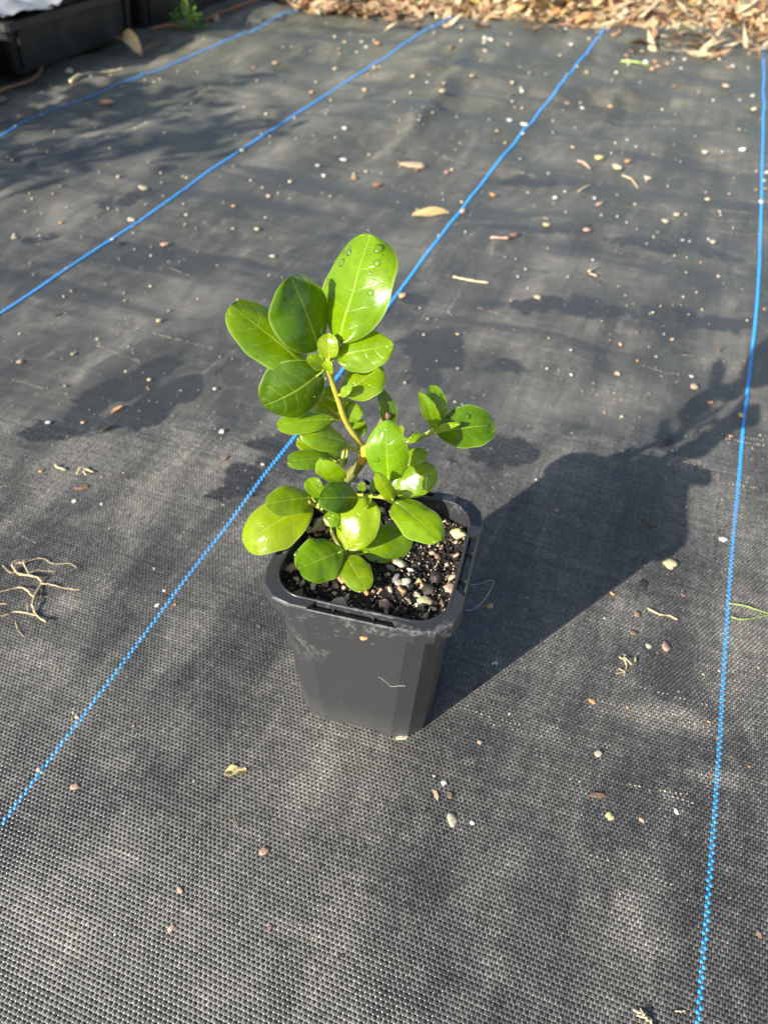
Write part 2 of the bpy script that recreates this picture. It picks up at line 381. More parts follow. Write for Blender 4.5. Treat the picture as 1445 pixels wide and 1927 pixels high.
for j in range(int(-.10/PT), int(.74/PT)):
    r = np.random.default_rng(90000+j)
    tb = j*PT + .00005*np.interp(ss, np.arange(-.7, .5, .004), r.normal(size=300))
    sj = ss + sdisp(ss, np.full_like(ss, j*PT))
    x0, y0 = st2xy(sj, tb); m = near(x0, y0 )
    if m.sum() < 3: continue
    par = -np.cos(math.pi*ss/PW)*(1 if j % 2 == 0 else -1)
    zz = par*AMP*.9; h = hz(x0, y0)
    rows = []
    for off, dz in ((-1, -.00016), (0, 0), (1, -.00016)):
        x, y = st2xy(sj, tb+off*PT*.43); rows.append(np.stack([x, y, h+zz*(1-.6*sink(y0))+dz-sink(y0)*.0014], -1))
    R = np.stack(rows, 1); N = len(ss)
    tone = 1.85*(1+.10*rng.normal())*(1+.22*np.repeat(rng.normal(size=N//4+1), 4)[:N])
    Tw.append(np.repeat(np.clip(tone, .7, 2.8), 3)); Vw.append(R.reshape(-1, 3)); id_ = nb+np.arange(N*3).reshape(N, 3)
    q = np.stack([id_[:-1, 1:], id_[:-1, :-1], id_[1:, :-1], id_[1:, 1:]], -1)
    Qw.append(q[m[:-1] & m[1:]].reshape(-1, 4)); nb += N*3
Tw = np.concatenate(Tw); Vw = np.concatenate(Vw); Qw = np.concatenate(Qw)
used = np.zeros(len(Vw), bool); used[Qw.ravel()] = True; remap = np.cumsum(used)-1; Vw = Vw[used]; Tw = Tw[used]; Qw = remap[Qw]
# make all normals point up
va, vb, vc = Vw[Qw[:, 0]], Vw[Qw[:, 1]], Vw[Qw[:, 2]]
flip = np.cross(vb-va, vc-va)[:, 2] < 0; Qw[flip] = Qw[flip][:, ::-1]
weave = mk('weave', mesh_np('weave', Vw, Qw, True, {'tone': Tw, 'wet': blobs(Vw[:, 0].astype(float), Vw[:, 1].astype(float), WET_SHADE), 'dust': blobs(Vw[:, 0].astype(float), Vw[:, 1].astype(float), DUST)}), M_TAPE, weed_mat)
tag(weave, kind='stuff')
TRI_WEAVE = len(Qw)*2
# blue threads: two neighbouring warp tapes each
for k in range(4):
    Vb, Qb, nb = [], [], 0
    ta = -.14 if k >= 2 else .2
    tq = np.arange(math.floor(ta/PT)*PT, 2.75, PT/4)
    for i in (SI[k], SI[k]+1):
        s0, zz, wd, c = warp_strip(i, tq, PW*.94)
        x0, y0 = st2xy(s0, tq); h = hz(x0, y0); m = y0 < far_edge(x0)+.01
        farr = np.clip((y0-.45)/.2, 0, 1)
        zz = zz + .00006 + farr*.0002
        rows = []
        for off, dz in ((-1, -.00017), (0, 0), (1, -.00017)):
            x, y = st2xy(s0+off*wd*(1+farr*.12), tq); rows.append(np.stack([x, y, h+zz+dz], -1))
        R = np.stack(rows, 1); N = len(tq)
        Vb.append(R.reshape(-1, 3)); id_ = nb+np.arange(N*3).reshape(N, 3)
        q = np.stack([id_[:-1, :-1], id_[:-1, 1:], id_[1:, 1:], id_[1:, :-1]], -1)
        Qb.append(q[m[:-1] & m[1:]].reshape(-1, 4)); nb += N*3
    Vb = np.concatenate(Vb); Qb = np.concatenate(Qb)
    va, vb, vc = Vb[Qb[:, 0]], Vb[Qb[:, 1]], Vb[Qb[:, 2]]
    flip = np.cross(vb-va, vc-va)[:, 2] < 0; Qb[flip] = Qb[flip][:, ::-1]
    mk('blue_thread', mesh_np('blue_thread', Vb, Qb, True), M_BLUE, weed_mat)

# ------------------------------------------------------------------ pot
POT_H, POT_YAW = .1158, -.2372
POT = empty('plant_pot', (POTC[0], POTC[1], 0)); POT.rotation_euler[2] = POT_YAW
tag(POT, 'square black plastic nursery pot with chamfered corners standing on the mat', 'plant pot')
def pot_material():
    T = NT('pot_plastic'); P = T.n('TexCoord').outputs['Object']
    n1 = T.noise(P, 38, 5, .65, .8); n2 = T.noise(P, 420, 4, .6); n3 = T.noise(P, 2200, 2)
    pv = T.n('VectorMath', operation='MULTIPLY'); T.set(pv.inputs[0], P); pv.inputs[1].default_value = (1, 1, .22)
    n4 = T.noise(pv.outputs[0], 900, 3, .6); sep = T.n('SeparateXYZ'); T.set(sep.inputs[0], P)
    sm = T.math('MULTIPLY', T.math('MULTIPLY', T.ramp(n1, .50, .60), T.ramp(n2, .40, .60)), T.ramp(sep.outputs[2], .050, .085))
    sp = T.ramp(n3, .675, .73); scr = T.ramp(n4, .66, .76)
    foot = T.ramp(sep.outputs[2], .0, .03, .35, 0)
    dirt = T.math('ADD', T.math('MULTIPLY', sm, .34), T.math('ADD', T.math('MULTIPLY', scr, .26), T.math('MULTIPLY', T.math('MULTIPLY', n2, foot), .6)))
    col = T.mix(dirt, (.023, .0242, .0262), (.18, .18, .175))
    col = T.mix(T.math('MULTIPLY', sp, .5), col, (.3, .29, .27))
    rough = T.math('ADD', .25, T.math('ADD', T.math('MULTIPLY', n2, .12), T.math('MULTIPLY', sm, .3)))
    return T.out(T.bsdf(col, rough, T.bump(T.math('ADD', n2, T.math('MULTIPLY', n1, 2.0)), .10, .0006)))
M_POT = pot_material()
def loop(w, c, z, seg=3):
    """rounded-square loop, corners of seg facets, plus two points along each side"""
    P = []
    for (sx, sy, a0) in ((1, -1, -90), (1, 1, 0), (-1, 1, 90), (-1, -1, 180)):
        cx, cy = sx*(w-c), sy*(w-c)
        for k in range(seg+1):
            a = math.radians(a0+90*k/seg); P.append([cx+c*math.cos(a), cy+c*math.sin(a), z])
        # points along the following side
        nx = {(1, -1): (1, 1), (1, 1): (-1, 1), (-1, 1): (-1, -1), (-1, -1): (1, -1)}[(sx, sy)]
        p = P[-1]; a = math.radians(a0+90)
        q = [nx[0]*(w-c)+c*math.cos(a), nx[1]*(w-c)+c*math.sin(a), z]
        for f in (.25, .5, .75): P.append([p[0]+(q[0]-p[0])*f, p[1]+(q[1]-p[1])*f, z])
    return P
def loft(loops, close=True):
    V, Fs = [], []; n = len(loops[0])
    for L in loops: V += L
    for i in range(len(loops)-1):
        for k in range(n):
            k2 = (k+1) % n; Fs.append((i*n+k, i*n+k2, (i+1)*n+k2, (i+1)*n+k))
    return V, Fs
# body: outer wall down to a foot whose sides arch slightly, bottom, inner wall
def foot(w, c, z, lift):
    L = loop(w, c, z); n = len(L)//4
    for i, p in enumerate(L):
        k = i % n
        if k == 5: p[2] += lift
        if k in (4, 6): p[2] += lift*.8
    return L
L0 = loop(.0455, .0185, POT_H-.004); L1 = loop(.0390, .0195, .0012); L1 = foot(.0390, .0195, .0008, .0028)
Lm = loop(.0425, .019, .06)
Li = loop(.0375, .0185, .0055); Lt = loop(.0440, .0175, POT_H-.004)
V, Fs = loft([Lt, Li]); 
V2, F2 = loft([L1, Lm, L0, Lt]); off = len(V); Fs = [f[::-1] for f in Fs]
V += V2; Fs += [tuple(i+off for i in f) for f in F2]
n = len(L0); Fs.append(tuple(range(n, 2*n))); Fs.append(tuple(off+i for i in range(n))[::-1])
body = mk('body', mesh_py('pot_body', V, Fs), M_POT, POT)
# rim: inner lip (full loop), outer skirt (full loop, lower in the middle of each side), corner caps, gussets
def rounded(w, c, z): return loop(w, c, z, 12)
def ring(name, wo, wi, co, ci, ztop, zbot, seg, dip=0.0, bev=.0004):
    loops = [loop(wo, co, zbot, seg), loop(wo, co, ztop-bev, seg), loop(wo-bev, co-bev, ztop, seg), loop(wi+bev, ci+bev, ztop, seg), loop(wi, ci, ztop-bev, seg), loop(wi, ci, zbot, seg)]
    if dip:
        m = len(loops[0])//4
        for L in loops[1:5]:
            for i, p in enumerate(L):
                if i % m > seg: p[2] -= dip
    V, Fs = loft(loops); nn = len(loops[0]); b = 5*nn
    for k in range(nn):
        k2 = (k+1) % nn; Fs.append((b+k, b+k2, k2, k))
    return mesh_py(name, V, Fs)
mk('inner_lip', ring('inner_lip', .0446, .0430, .0172, .0160, POT_H+.0002, POT_H-.012, 12), M_POT, POT)
mk('outer_skirt', ring('outer_skirt', .0500, .0487, .0190, .0180, POT_H-.0009, POT_H-.0085, 3), M_POT, POT)
def corner_cap(k):
    V, Fs = [], []
    a0 = -90+90*k; sx, sy = ((1, -1), (1, 1), (-1, 1), (-1, -1))[k]
    wo, co, wi, ci = .04995, .0190, .0445, .0172
    O, I = [], []
    ext = .0085
    def arcp(w, c, seg):
        P = []; cx, cy = sx*(w-c), sy*(w-c)
        for j in range(seg+1):
            a = math.radians(a0+90*j/seg); P.append(Vector((cx+c*math.cos(a), cy+c*math.sin(a), 0)))
        d0 = Vector((math.cos(math.radians(a0-90)), math.sin(math.radians(a0-90)), 0)); d1 = Vector((math.cos(math.radians(a0+180)), math.sin(math.radians(a0+180)), 0))
        return [P[0]+d0*ext]+P+[P[-1]+d1*ext]
    O = arcp(wo, co, 12); Of = arcp(wo, co, 3); I = arcp(wi, ci, 12)
    # facet the outer outline: project the 12-step arc on the 3-facet one
    O2 = [Of[0]]
    for j in range(13):
        f = j/4; b = min(int(f), 2); O2.append(Of[1+b].lerp(Of[2+b], f-b))
    O2.append(Of[-1]); n = len(I)
    zt, zb = POT_H, POT_H-.0022
    for P, z in ((O2, zb), (O2, zt-.0006), ([o.lerp(i, .12) for o, i in zip(O2, I)], zt), (I, zt+.0001), (I, zb)):
        for p in P: V.append((p.x, p.y, z))
    for r in range(4):
        for j in range(n-1): Fs.append((r*n+j, r*n+j+1, (r+1)*n+j+1, (r+1)*n+j))
    for j in range(n-1): Fs.append((4*n+j, 4*n+j+1, j+1, j))
    Fs.append(tuple(r*n for r in range(5))); Fs.append(tuple(r*n+n-1 for r in range(5))[::-1])
    return mesh_py('corner_cap', V, Fs)
for k in range(4): mk('corner_cap', corner_cap(k), M_POT, POT)
gm = mesh_py('gusset', [(-.0004, 0, 0), (.0004, 0, 0), (.0004, .0042, 0), (-.0004, .0042, 0), (-.0004, 0, -.006), (.0004, 0, -.006), (.0004, .0042, -.002), (-.0004, .0042, -.002)],
             [(0, 1, 2, 3), (7, 6, 5, 4), (0, 4, 5, 1), (1, 5, 6, 2), (2, 6, 7, 3), (3, 7, 4, 0)])
for k in range(4):
    for d in (-.010, .010):
        o = mk('gusset', gm, M_POT, POT); a = math.radians(90*k); o.rotation_euler[2] = a
        o.location = Matrix.Rotation(a, 3, 'Z') @ Vector((d, -.0488, POT_H-.0022))

# ------------------------------------------------------------------ potting mix
ROT = Matrix.Rotation(POT_YAW, 3, 'Z')
def soil_z(x, y):
    return POT_H-.0105 + .0030*mnoise.noise((x*60, y*60, 1.3)) + .0014*mnoise.noise((x*210, y*210, 4.)) + .003*math.exp(-((x+.018)**2+(y-.002)**2)/.0004)
nS = 60; V = []; Fs = []
for j in range(nS):
    for i in range(nS):
        # square mapped to the rounded inner outline
        a, b = i/(nS-1)*2-1, j/(nS-1)*2-1
        r = .0436; x, y = a*r, b*r
        cx = max(abs(x)-(r-.017), 0); cy = max(abs(y)-(r-.017), 0); d = math.hypot(cx, cy)
        if d > .0168 and cx > 0 and cy > 0:
            f = .0168/d; x = math.copysign(r-.017+cx*f, x); y = math.copysign(r-.017+cy*f, y)
        V.append((x, y, soil_z(x, y)))
for j in range(nS-1):
    for i in range(nS-1): Fs.append((j*nS+i, j*nS+i+1, (j+1)*nS+i+1, (j+1)*nS+i))
def mixmat():
    T = NT('potting_mix'); P = T.n('NewGeometry').outputs['Position']
    n = T.noise(P, 700, 5, .7); n2 = T.noise(P, 2400, 3)
    col = T.mix(n, (.006, .005, .005), (.028, .022, .018)); col = T.mix(T.ramp(n2, .68, .74), col, (.14, .11, .08))
    return T.out(T.bsdf(col, .35, T.bump(n2, .9, .0012)))
MIX = mk('potting_mix', mesh_py('potting_mix', V, Fs, True), mixmat()); MIX.location = (POTC[0], POTC[1], 0); MIX.rotation_euler[2] = POT_YAW
tag(MIX, 'wet black potting mix with bark chips and pale pebbles filling the pot', 'potting mix')
# piece meshes
def rock_mesh(name, seed, sub=2, flat=.7, elong=1.0, rough=.25):
    bm = bmesh.new(); bmesh.ops.create_icosphere(bm, subdivisions=sub, radius=1)
    o = Vector((seed*3.1, seed*1.7, seed*.9))
    for v in bm.verts:
        d = 1+rough*mnoise.noise(v.co*1.1+o)*1.6+rough*.45*mnoise.noise(v.co*2.7+o)
        v.co = Vector((v.co.x*elong*d, v.co.y*d, v.co.z*flat*d))
    me = bpy.data.meshes.new(name); bm.to_mesh(me); bm.free()
    for p in me.polygons: p.use_smooth = sub > 1
    return me
def chip_mesh(name, seed):
    r = random.Random(seed); V = []
    n = 6
    el = r.uniform(.9, 1.9)
    base = [(math.cos(math.tau*k/n+r.uniform(-.3, .3))*el*r.uniform(.75, 1.1), math.sin(math.tau*k/n+r.uniform(-.3, .3))*r.uniform(.6, 1.0)) for k in range(n)]
    for z, s in ((-.3, .85), (.0, 1.0), (.28, .8)):
        for (x, y) in base: V.append((x*s+r.uniform(-.1, .1), y*s+r.uniform(-.1, .1), z*r.uniform(.6, 1.4)))
    Fs = [tuple(range(n))[::-1], tuple(range(2*n, 3*n))]
    for a in range(2):
        for k in range(n): Fs.append((a*n+k, a*n+(k+1) % n, (a+1)*n+(k+1) % n, (a+1)*n+k))
    return mesh_py(name, V, Fs)
def stone_mat(name, a, b, rough=.55):
    T = NT(name); P = T.n('TexCoord').outputs['Object']; oi = T.n('ObjectInfo').outputs['Random']
    n = T.noise(P, 1.6, 5, .65); n2 = T.noise(P, 9, 3)
    col = T.mix(T.math('ADD', T.math('MULTIPLY', n, .7), T.math('MULTIPLY', oi, .45), clamp=True), a, b)
    col = T.mix(T.ramp(n2, .62, .72, 0, .45), col, (.10, .075, .05))
    return T.out(T.bsdf(col, rough, T.bump(n, .3, .05)))
STONE = {'cream': stone_mat('stone_cream', (0.360, 0.302, 0.194), (0.446, 0.403, 0.302)), 'tan': stone_mat('stone_tan', (0.299, 0.203, 0.115), (0.483, 0.378, 0.255)),
  'yellow': stone_mat('stone_yellow', (0.418, 0.324, 0.115), (0.475, 0.418, 0.238)), 'orange': stone_mat('stone_orange', (0.395, 0.176, 0.061), (0.510, 0.316, 0.149)),
  'pink': stone_mat('stone_pink', (0.316, 0.149, 0.096), (0.456, 0.299, 0.228)), 'white': stone_mat('stone_white', (0.432, 0.418, 0.374), (0.518, 0.511, 0.482)),
  'brown': stone_mat('stone_brown', (.09, .05, .03), (.22, .13, .08)), 'dark': stone_mat('stone_dark', (.012, .010, .009), (.035, .027, .022), .4), 'grey': stone_mat('stone_grey', (0.094, 0.086, 0.079), (0.180, 0.173, 0.158))}
def with_mat(meshes, key):
    out = []
    for m in meshes:
        c = m.copy(); c.materials.clear(); c.materials.append(STONE[key]); out.append(c)
    return out
ROCKS = [rock_mesh('pebble', s, 2, random.uniform(.6, .85), random.uniform(1.05, 1.6), .42) for s in range(10)]
RM = {k: with_mat(ROCKS, k) for k in STONE}
CHIPS = [chip_mesh('bark_chip', s) for s in range(9)]
T = NT('wet_bark'); P = T.n('TexCoord').outputs['Object']; oi = T.n('ObjectInfo').outputs['Random']
nz = T.noise(P, 2.2, 5, .7)
col = T.mix(T.math('MULTIPLY', oi, .8), T.mix(nz, (.006, .005, .005), (.022, .018, .016)), T.mix(nz, (.012, .008, .006), (.05, .032, .022)))
M_BARK = T.out(T.bsdf(col, T.math('ADD', .25, T.math('MULTIPLY', nz, .3)), T.bump(nz, .6, .15)))
for m in CHIPS: m.materials.append(M_BARK)
def inside(x, y, m=.0):
    r = .0425-m; cx = max(abs(x)-(r-.016), 0); cy = max(abs(y)-(r-.016), 0)
    return abs(x) < r and abs(y) < r and math.hypot(cx, cy) < .016
def pick(m=.002):
    while True:
        x, y = random.uniform(-.043, .043), random.uniform(-.043, .043)
        if inside(x, y, m): return x, y
def place(name, me, parent, x, y, z, sc, tilt=.5):
    o = mk(name, me, None, parent); o.location = (x, y, z)
    o.rotation_euler = (random.gauss(0, tilt), random.gauss(0, tilt), random.uniform(0, math.tau)); o.scale = (sc, sc, sc)
    return o
for i in range(290):
    x, y = pick(.003); sc = random.choice((.0013, .0017, .002, .0024, .003))*random.uniform(.85, 1.15)
    place('bark_chip', random.choice(CHIPS), MIX, x, y, soil_z(x, y)+sc*.25, sc)
# pebbles seen in the photograph: pixel, half size px, colour
INV = Matrix.Rotation(-POT_YAW, 3, 'Z')
def soil_at(u, v):
    p = atZ(u, v, POT_H-.0085)
    q = INV @ Vector((p.x-POTC[0], p.y-POTC[1], 0)); return q.x, q.y
SEEN = [(545,1049,14,'tan'),(551,1070,11,'tan'),(528,1065,7,'tan'),(531,1056,5,'cream'),(570,1004,9,'orange'),(583,1001,8,'tan'),(600,997,13,'tan'),(607,1000,8,'pink'),(577,993,9,'tan'),(643,1088,9,'orange'),(625,1080,11,'tan'),(569,1098,6,'cream'),(590,1103,7,'cream'),
 (557,1087,6,'tan'),(565,1116,8,'brown'),(556,1122,11,'brown'),(548,1120,6,'grey'),(601,1133,6,'tan'),(641,1140,15,'tan'),(656,1147,8,'tan'),(658,1151,6,'cream'),(614,1137,4,'cream'),(694,1158,7,'tan'),(724,1137,11,'pink'),(725,1147,5,'cream'),(690,1116,6,'orange'),(734,1110,6,'cream'),
 (749,1100,8,'cream'),(761,1098,9,'cream'),(755,1112,7,'orange'),(796,1100,8,'orange'),(788,1090,6,'yellow'),(785,1119,6,'cream'),(801,1133,11,'yellow'),(789,1144,7,'white'),(800,1162,6,'tan'),(845,1112,12,'pink'),(845,1145,7,'yellow'),(832,1138,6,'brown'),(752,1063,12,'cream'),(742,1058,9,'orange'),
 (858,1080,9,'orange'),(862,1006,11,'yellow'),(873,1000,7,'cream'),(875,1013,8,'cream'),(857,990,4,'pink'),(829,952,6,'tan'),(719,960,7,'cream'),(736,959,7,'tan'),(754,935,10,'tan'),(669,917,8,'tan'),(700,1128,4,'tan'),(851,1082,6,'tan'),(835,1078,5,'tan'),(842,1057,5,'cream'),(858,1040,5,'pink'),(857,1041,4,'tan'),(812,1037,5,'tan'),(795,1042,4,'yellow'),(804,1060,4,'grey'),
 (824,1044,6,'brown'),(817,1085,6,'cream'),(867,1069,5,'cream'),(780,1085,4,'cream'),(772,1072,5,'white'),(765,1090,5,'orange'),(880,1020,4,'pink'),(884,1010,4,'tan'),(838,938,4,'tan'),(694,1040,5,'cream'),(620,1105,4,'tan'),(648,1104,5,'tan'),(665,1100,6,'pink'),(630,1112,5,'cream'),(573,1075,6,'grey'),(770,1130,5,'grey'),(745,1090,8,'grey'),(738,1070,9,'grey'),(815,1145,7,'dark'),(822,1085,14,'dark'),(806,1110,14,'dark')]
for (u, v, r, k) in SEEN:
    x, y = soil_at(u, v)
    if not inside(x, y, .0015): continue
    sc = r*depth(atZ(u, v, POT_H-.011))/FPX*.94
    o = place('pebble', random.choice(RM[k]), MIX, x, y, soil_z(x, y)+sc*.55+.0006, sc, .3)
for i in range(170):
    x, y = pick(.002); sc = random.uniform(.0004, .0011)
    place('pebble', random.choice(RM[random.choice(('cream', 'tan', 'tan', 'orange', 'pink', 'grey', 'brown', 'cream'))]), MIX, x, y, soil_z(x, y)+sc*1.2, sc)
# fine crumbs, joined
def scatter_mesh(name, items, sub=1):
    base = rock_mesh('tmp', 3, sub, .8, 1.2); bv = np.array([v.co[:] for v in base.vertices]); bf = np.array([p.vertices[:] for p in base.polygons])
    V, Q = [], []
    for k, (p, s) in enumerate(items):
        R = np.array(Matrix.Rotation(random.uniform(0, 6.28), 3, 'Z') @ Matrix.Rotation(random.uniform(0, 6.28), 3, 'X'))
        V.append((bv*np.array([random.uniform(.7, 1.4), 1, random.uniform(.7, 1.2)])*s)@R.T+np.array(p)); Q.append(bf+k*len(bv))
    return mesh_np(name, np.concatenate(V), np.concatenate(Q), False)
it = []
for i in range(3800):
    x, y = pick(0); s = random.uniform(.0002, .0008); it.append(((x, y, soil_z(x, y)+s*.6+random.random()**3*.0015), s))
tag(mk('soil_crumbs', scatter_mesh('soil_crumbs', it), mixmat(), MIX), kind='stuff')
it = []
for i in range(1500):
    x, y = pick(0); s = random.uniform(.00018, .00045); it.append(((x, y, soil_z(x, y)+s+random.random()**2*.002), s))
tag(mk('pale_grit', scatter_mesh('pale_grit', it), STONE['tan'], MIX), kind='stuff')

# ------------------------------------------------------------------ the plant
def leaf_material(name, top, under, rough=.16, trans=.30, vein=.85):
    T = NT(name)
    a = T.n('UVMap', uv_map='along'); e = T.n('UVMap', uv_map='edge')
    sa = T.n('SeparateXYZ'); T.set(sa.inputs[0], a.outputs[0]); u, lat = sa.outputs[0], sa.outputs[1]
    se = T.n('SeparateXYZ'); T.set(se.inputs[0], e.outputs[0]); v = se.outputs[0]
    al = T.math('ABSOLUTE', T.math('SUBTRACT', lat, .5)); av = T.math('ABSOLUTE', T.math('SUBTRACT', T.math('MULTIPLY', v, 2.0), 1.0))
    P = T.n('TexCoord').outputs['Object']; n1 = T.noise(P, 160, 4, .6); n2 = T.noise(P, 1400, 3, .6)
    oi = T.n('ObjectInfo'); oc = oi.outputs['Color']
    wob = T.math('MULTIPLY', T.math('SUBTRACT', T.noise(P, 260, 2), .5), .35)
    wid = T.ramp(u, 0.0, 1.0, .030, .007)
    mid = T.math('SUBTRACT', 1.0, T.ramp(al, T.math('MULTIPLY', wid, .35), wid))
    q = T.math('FRACT', T.math('ADD', T.math('SUBTRACT', T.math('MULTIPLY', u, 5.2), T.math('MULTIPLY', T.math('POWER', av, 1.5), 1.15)), wob))
    q = T.math('ABSOLUTE', T.math('SUBTRACT', q, .5))
    side = T.math('SUBTRACT', 1.0, T.ramp(q, .012, .05))
    side = T.math('MULTIPLY', side, T.ramp(av, .62, .82, 1, 0)); side = T.math('MULTIPLY', side, T.ramp(u, .08, .2))
    side = T.math('MULTIPLY', side, .5*vein)
    edge = T.ramp(av, .93, .99)
    var = T.math('ADD', .72, T.math('MULTIPLY', n1, .56))
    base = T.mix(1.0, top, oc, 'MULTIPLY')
    base = T.mix(T.ramp(T.noise(P, 70, 3, .6), .42, .72, 0, .45), base, T.mix(1.0, base, (.62, .74, 1.0), 'MULTIPLY'))
    base = T.mix(T.ramp(T.noise(P, 330, 3, .5), .66, .74, 0, .35), base, (.26, .27, .02))
    h = T.n('HueSaturation'); T.set(h.inputs['Color'], base); T.set(h.inputs['Value'], var); base = h.outputs[0]
    pale = (.30, .42, .07)
    col = T.mix(T.math('MULTIPLY', side, .55), base, pale); col = T.mix(T.math('MULTIPLY', mid, .58), col, (.36, .44, .06)); col = T.mix(T.math('MULTIPLY', edge, .55), col, (.30, .40, .09))
    bf = T.n('NewGeometry').outputs['Backfacing']
    colb = T.mix(bf, col, T.mix(T.math('MULTIPLY', mid, .7), under, pale))
    hgt = T.math('ADD', T.math('ADD', T.math('MULTIPLY', side, -.7), T.math('MULTIPLY', n1, .8)), T.math('MULTIPLY', n2, .10))
    nrm = T.bump(hgt, .35, .0007)
    r = T.math('ADD', rough, T.math('MULTIPLY', bf, .3)); r = T.math('ADD', r, T.math('MULTIPLY', n1, .10))
    p = T.bsdf(colb, r, nrm, Specular_IOR_Level=.55, Coat_Weight=.15, Coat_Roughness=.06)
    tc = T.mix(1.0, colb, (1.45, 1.25, .35), 'MULTIPLY')
    tr = T.n('BsdfTranslucent'); T.set(tr.inputs[0], tc); T.set(tr.inputs['Normal'], nrm)
    mx = T.n('MixShader'); mx.inputs[0].default_value = trans; T.set(mx.inputs[1], p); T.set(mx.inputs[2], tr.outputs[0])
    return T.out(mx)
M_LEAF = leaf_material('glossy_leaf', (.145, .248, .0025), (.18, .26, .03), .14, .42)
M_NODE = simple('node_collar', (.36, .24, .03), .45, .25, 500)
M_STEM = simple('green_stem', (.12, .12, .022), .45, .2, 400, .2)
M_PETI = simple('pale_petiole', (.27, .33, .035), .4, .15, 400)
M_WOOD = simple('brown_stem', (.13, .085, .04), .6, .3, 700, .5)
T = NT('water'); fr = T.n('Fresnel', i_IOR=1.33); gl = T.n('BsdfGlossy', i_Roughness=.10); tp = T.n('BsdfTransparent', i_Color=(.97, 1.0, .95)); mx = T.n('MixShader')
T.set(mx.inputs[0], fr.outputs[0]); T.set(mx.inputs[1], tp.outputs[0]); T.set(mx.inputs[2], gl.outputs[0]); M_DROP = T.out(mx)

def leaf_mesh(name, P0, P1, N, W, a=.8, b=.45, bend=.06, cup=-.10, wav=.02, seed=0, nu=22, nv=12, fold=0.0, curlend=0.0):
    P0, P1 = Vector(P0), Vector(P1); ax = P1-P0; L = ax.length; A = ax/L
    N = (N-A*N.dot(A)).normalized(); Sd = A.cross(N)
    pk = a/(a+b); mx = pk**a*(1-pk)**b
    V, Fs, U = [], [], []
    for i in range(nu+1):
        u = i/nu; u = .5*(1-math.cos(math.pi*u))*.75+u*.25
        u = min(max(u, .004), .9985)
        wu = u**a*(1-u)**b/mx
        C = P0+A*(L*u)+N*(bend*L*4*u*(1-u) + curlend*L*max(u-.6, 0)**2)
        for j in range(nv+1):
            v = j/nv*2-1; v = math.copysign(abs(v)**.85, v)
            lat = v*wu*W/2*(1+.09*mnoise.noise((u*4.5, seed*2.1, 3. if v > 0 else 8.)))
            n_ = cup*W*(v*v)*wu + fold*abs(v)*wu*W - .020*W*math.exp(-(v/.13)**2)*min(1, (1-u)*2)
            n_ += wav*W*math.sin(u*9+seed+v*2)*v*v + wav*.8*W*mnoise.noise((u*3+seed, v*2, seed*.7))
            if j in (0, nv): n_ -= .018*W*(1 if cup <= 0 else .4)
            # shallow quilting between the side veins
            n_ += .006*W*math.cos((u*5.2-abs(v)**1.5*1.15)*math.tau)*(1-abs(v))*min(1, abs(v)*4)
            V.append(C+Sd*lat+N*n_); U.append((u, .5+.5*v*wu, .5+.5*v))
    m = nv+1
    for i in range(nu):
        for j in range(nv): Fs.append((i*m+j, (i+1)*m+j, (i+1)*m+j+1, i*m+j+1))
    me = bpy.data.meshes.new(name); me.from_pydata(V, [], Fs)
    u1 = me.uv_layers.new(name='along'); u2 = me.uv_layers.new(name='edge')
    for l in me.loops:
        q = U[l.vertex_index]; u1.data[l.index].uv = (q[0], q[1]); u2.data[l.index].uv = (q[2], q[0])
    for p in me.polygons: p.use_smooth = True
    me.update(); me.calc_loop_triangles()
    # face normals should follow N
    if sum((p.normal.dot(N) for p in me.polygons)) < 0: me.flip_normals()
    return me
PLANT = empty('potted_plant', atZ(642, 1055, POT_H-.012)); PL = Vector(PLANT.location)
tag(PLANT, 'young plant with glossy rounded bright green leaves growing in the black pot', 'plant')
def pos(u, v, k): return atZ(u, v, -k) if k < 0 else atY(u, v, k)
def loc(P): return Vector(P)-PL
def stem(name, pts, rad, mat, parent=PLANT, n=8):
    P = smoothpath([loc(pos(*p)) for p in pts], 5)
    R = np.interp(np.linspace(0, 1, len(P)), np.linspace(0, 1, len(rad)), rad)
    V, Fs = tube(P, list(R), n)
    return mk(name, mesh_py(name, V, Fs, True), mat, parent)
stem('trunk', [(648,1000,-.101), (640,965,-.118), (648,912,.2985), (668,884,.298), (688,856,.298)], [.0034, .0031, .0029, .0027, .0026], M_STEM, n=10)
stem('cut_stub', [(684,862,.298), (700,835,.300), (714,808,.302), (731,776,.3045)], [.0025, .0023, .0022, .0025], M_WOOD, n=10)
stem('node_collar', [(680,868,.2975), (688,852,.297), (683,838,.297)], [.0027, .0031, .0020], M_NODE)
stem('shoot', [(688,856,.298), (670,823,.2975), (650,790,.297), (637,752,.2965), (625,718,.296), (616,692,.2955), (618,662,.2945)], [.0022, .0017, .0016, .0015, .0014, .0015, .0009], simple('shoot_stem', (.30, .27, .035), .45, .25, 300, .2))
stem('branch', [(650,915,.298), (673,931,.288), (700,933,.280), (722,936,.275), (740,944,-.136)], [.0011, .0011, .0010, .0011, .0012], M_PETI)
stem('branch', [(634,968,.298), (612,962,.288), (596,952,.278), (583,944,.270)], [.0013, .0012, .0011, .0010], M_STEM)
stem('branch', [(640,985,.298), (626,998,.286), (634,1020,.275), (652,1046,-.115)], [.0013, .0013, .0012, .0010], M_STEM)
stem('branch', [(700,850,.298), (730,842,.303), (762,828,.306), (792,822,.308), (812,812,.310)], [.0010, .0010, .0010, .0012, .0013], M_PETI)
stem('branch', [(672,848,.297), (652,842,.292), (645,860,.288), (643,884,.285), (645,905,.285)], [.0008, .0007, .0008, .0009, .0008], M_PETI)
stem('branch', [(650,790,.297), (646,770,.299), (653,745,.301), (658,728,.302)], [.0009, .0008, .0007, .0006], M_PETI)
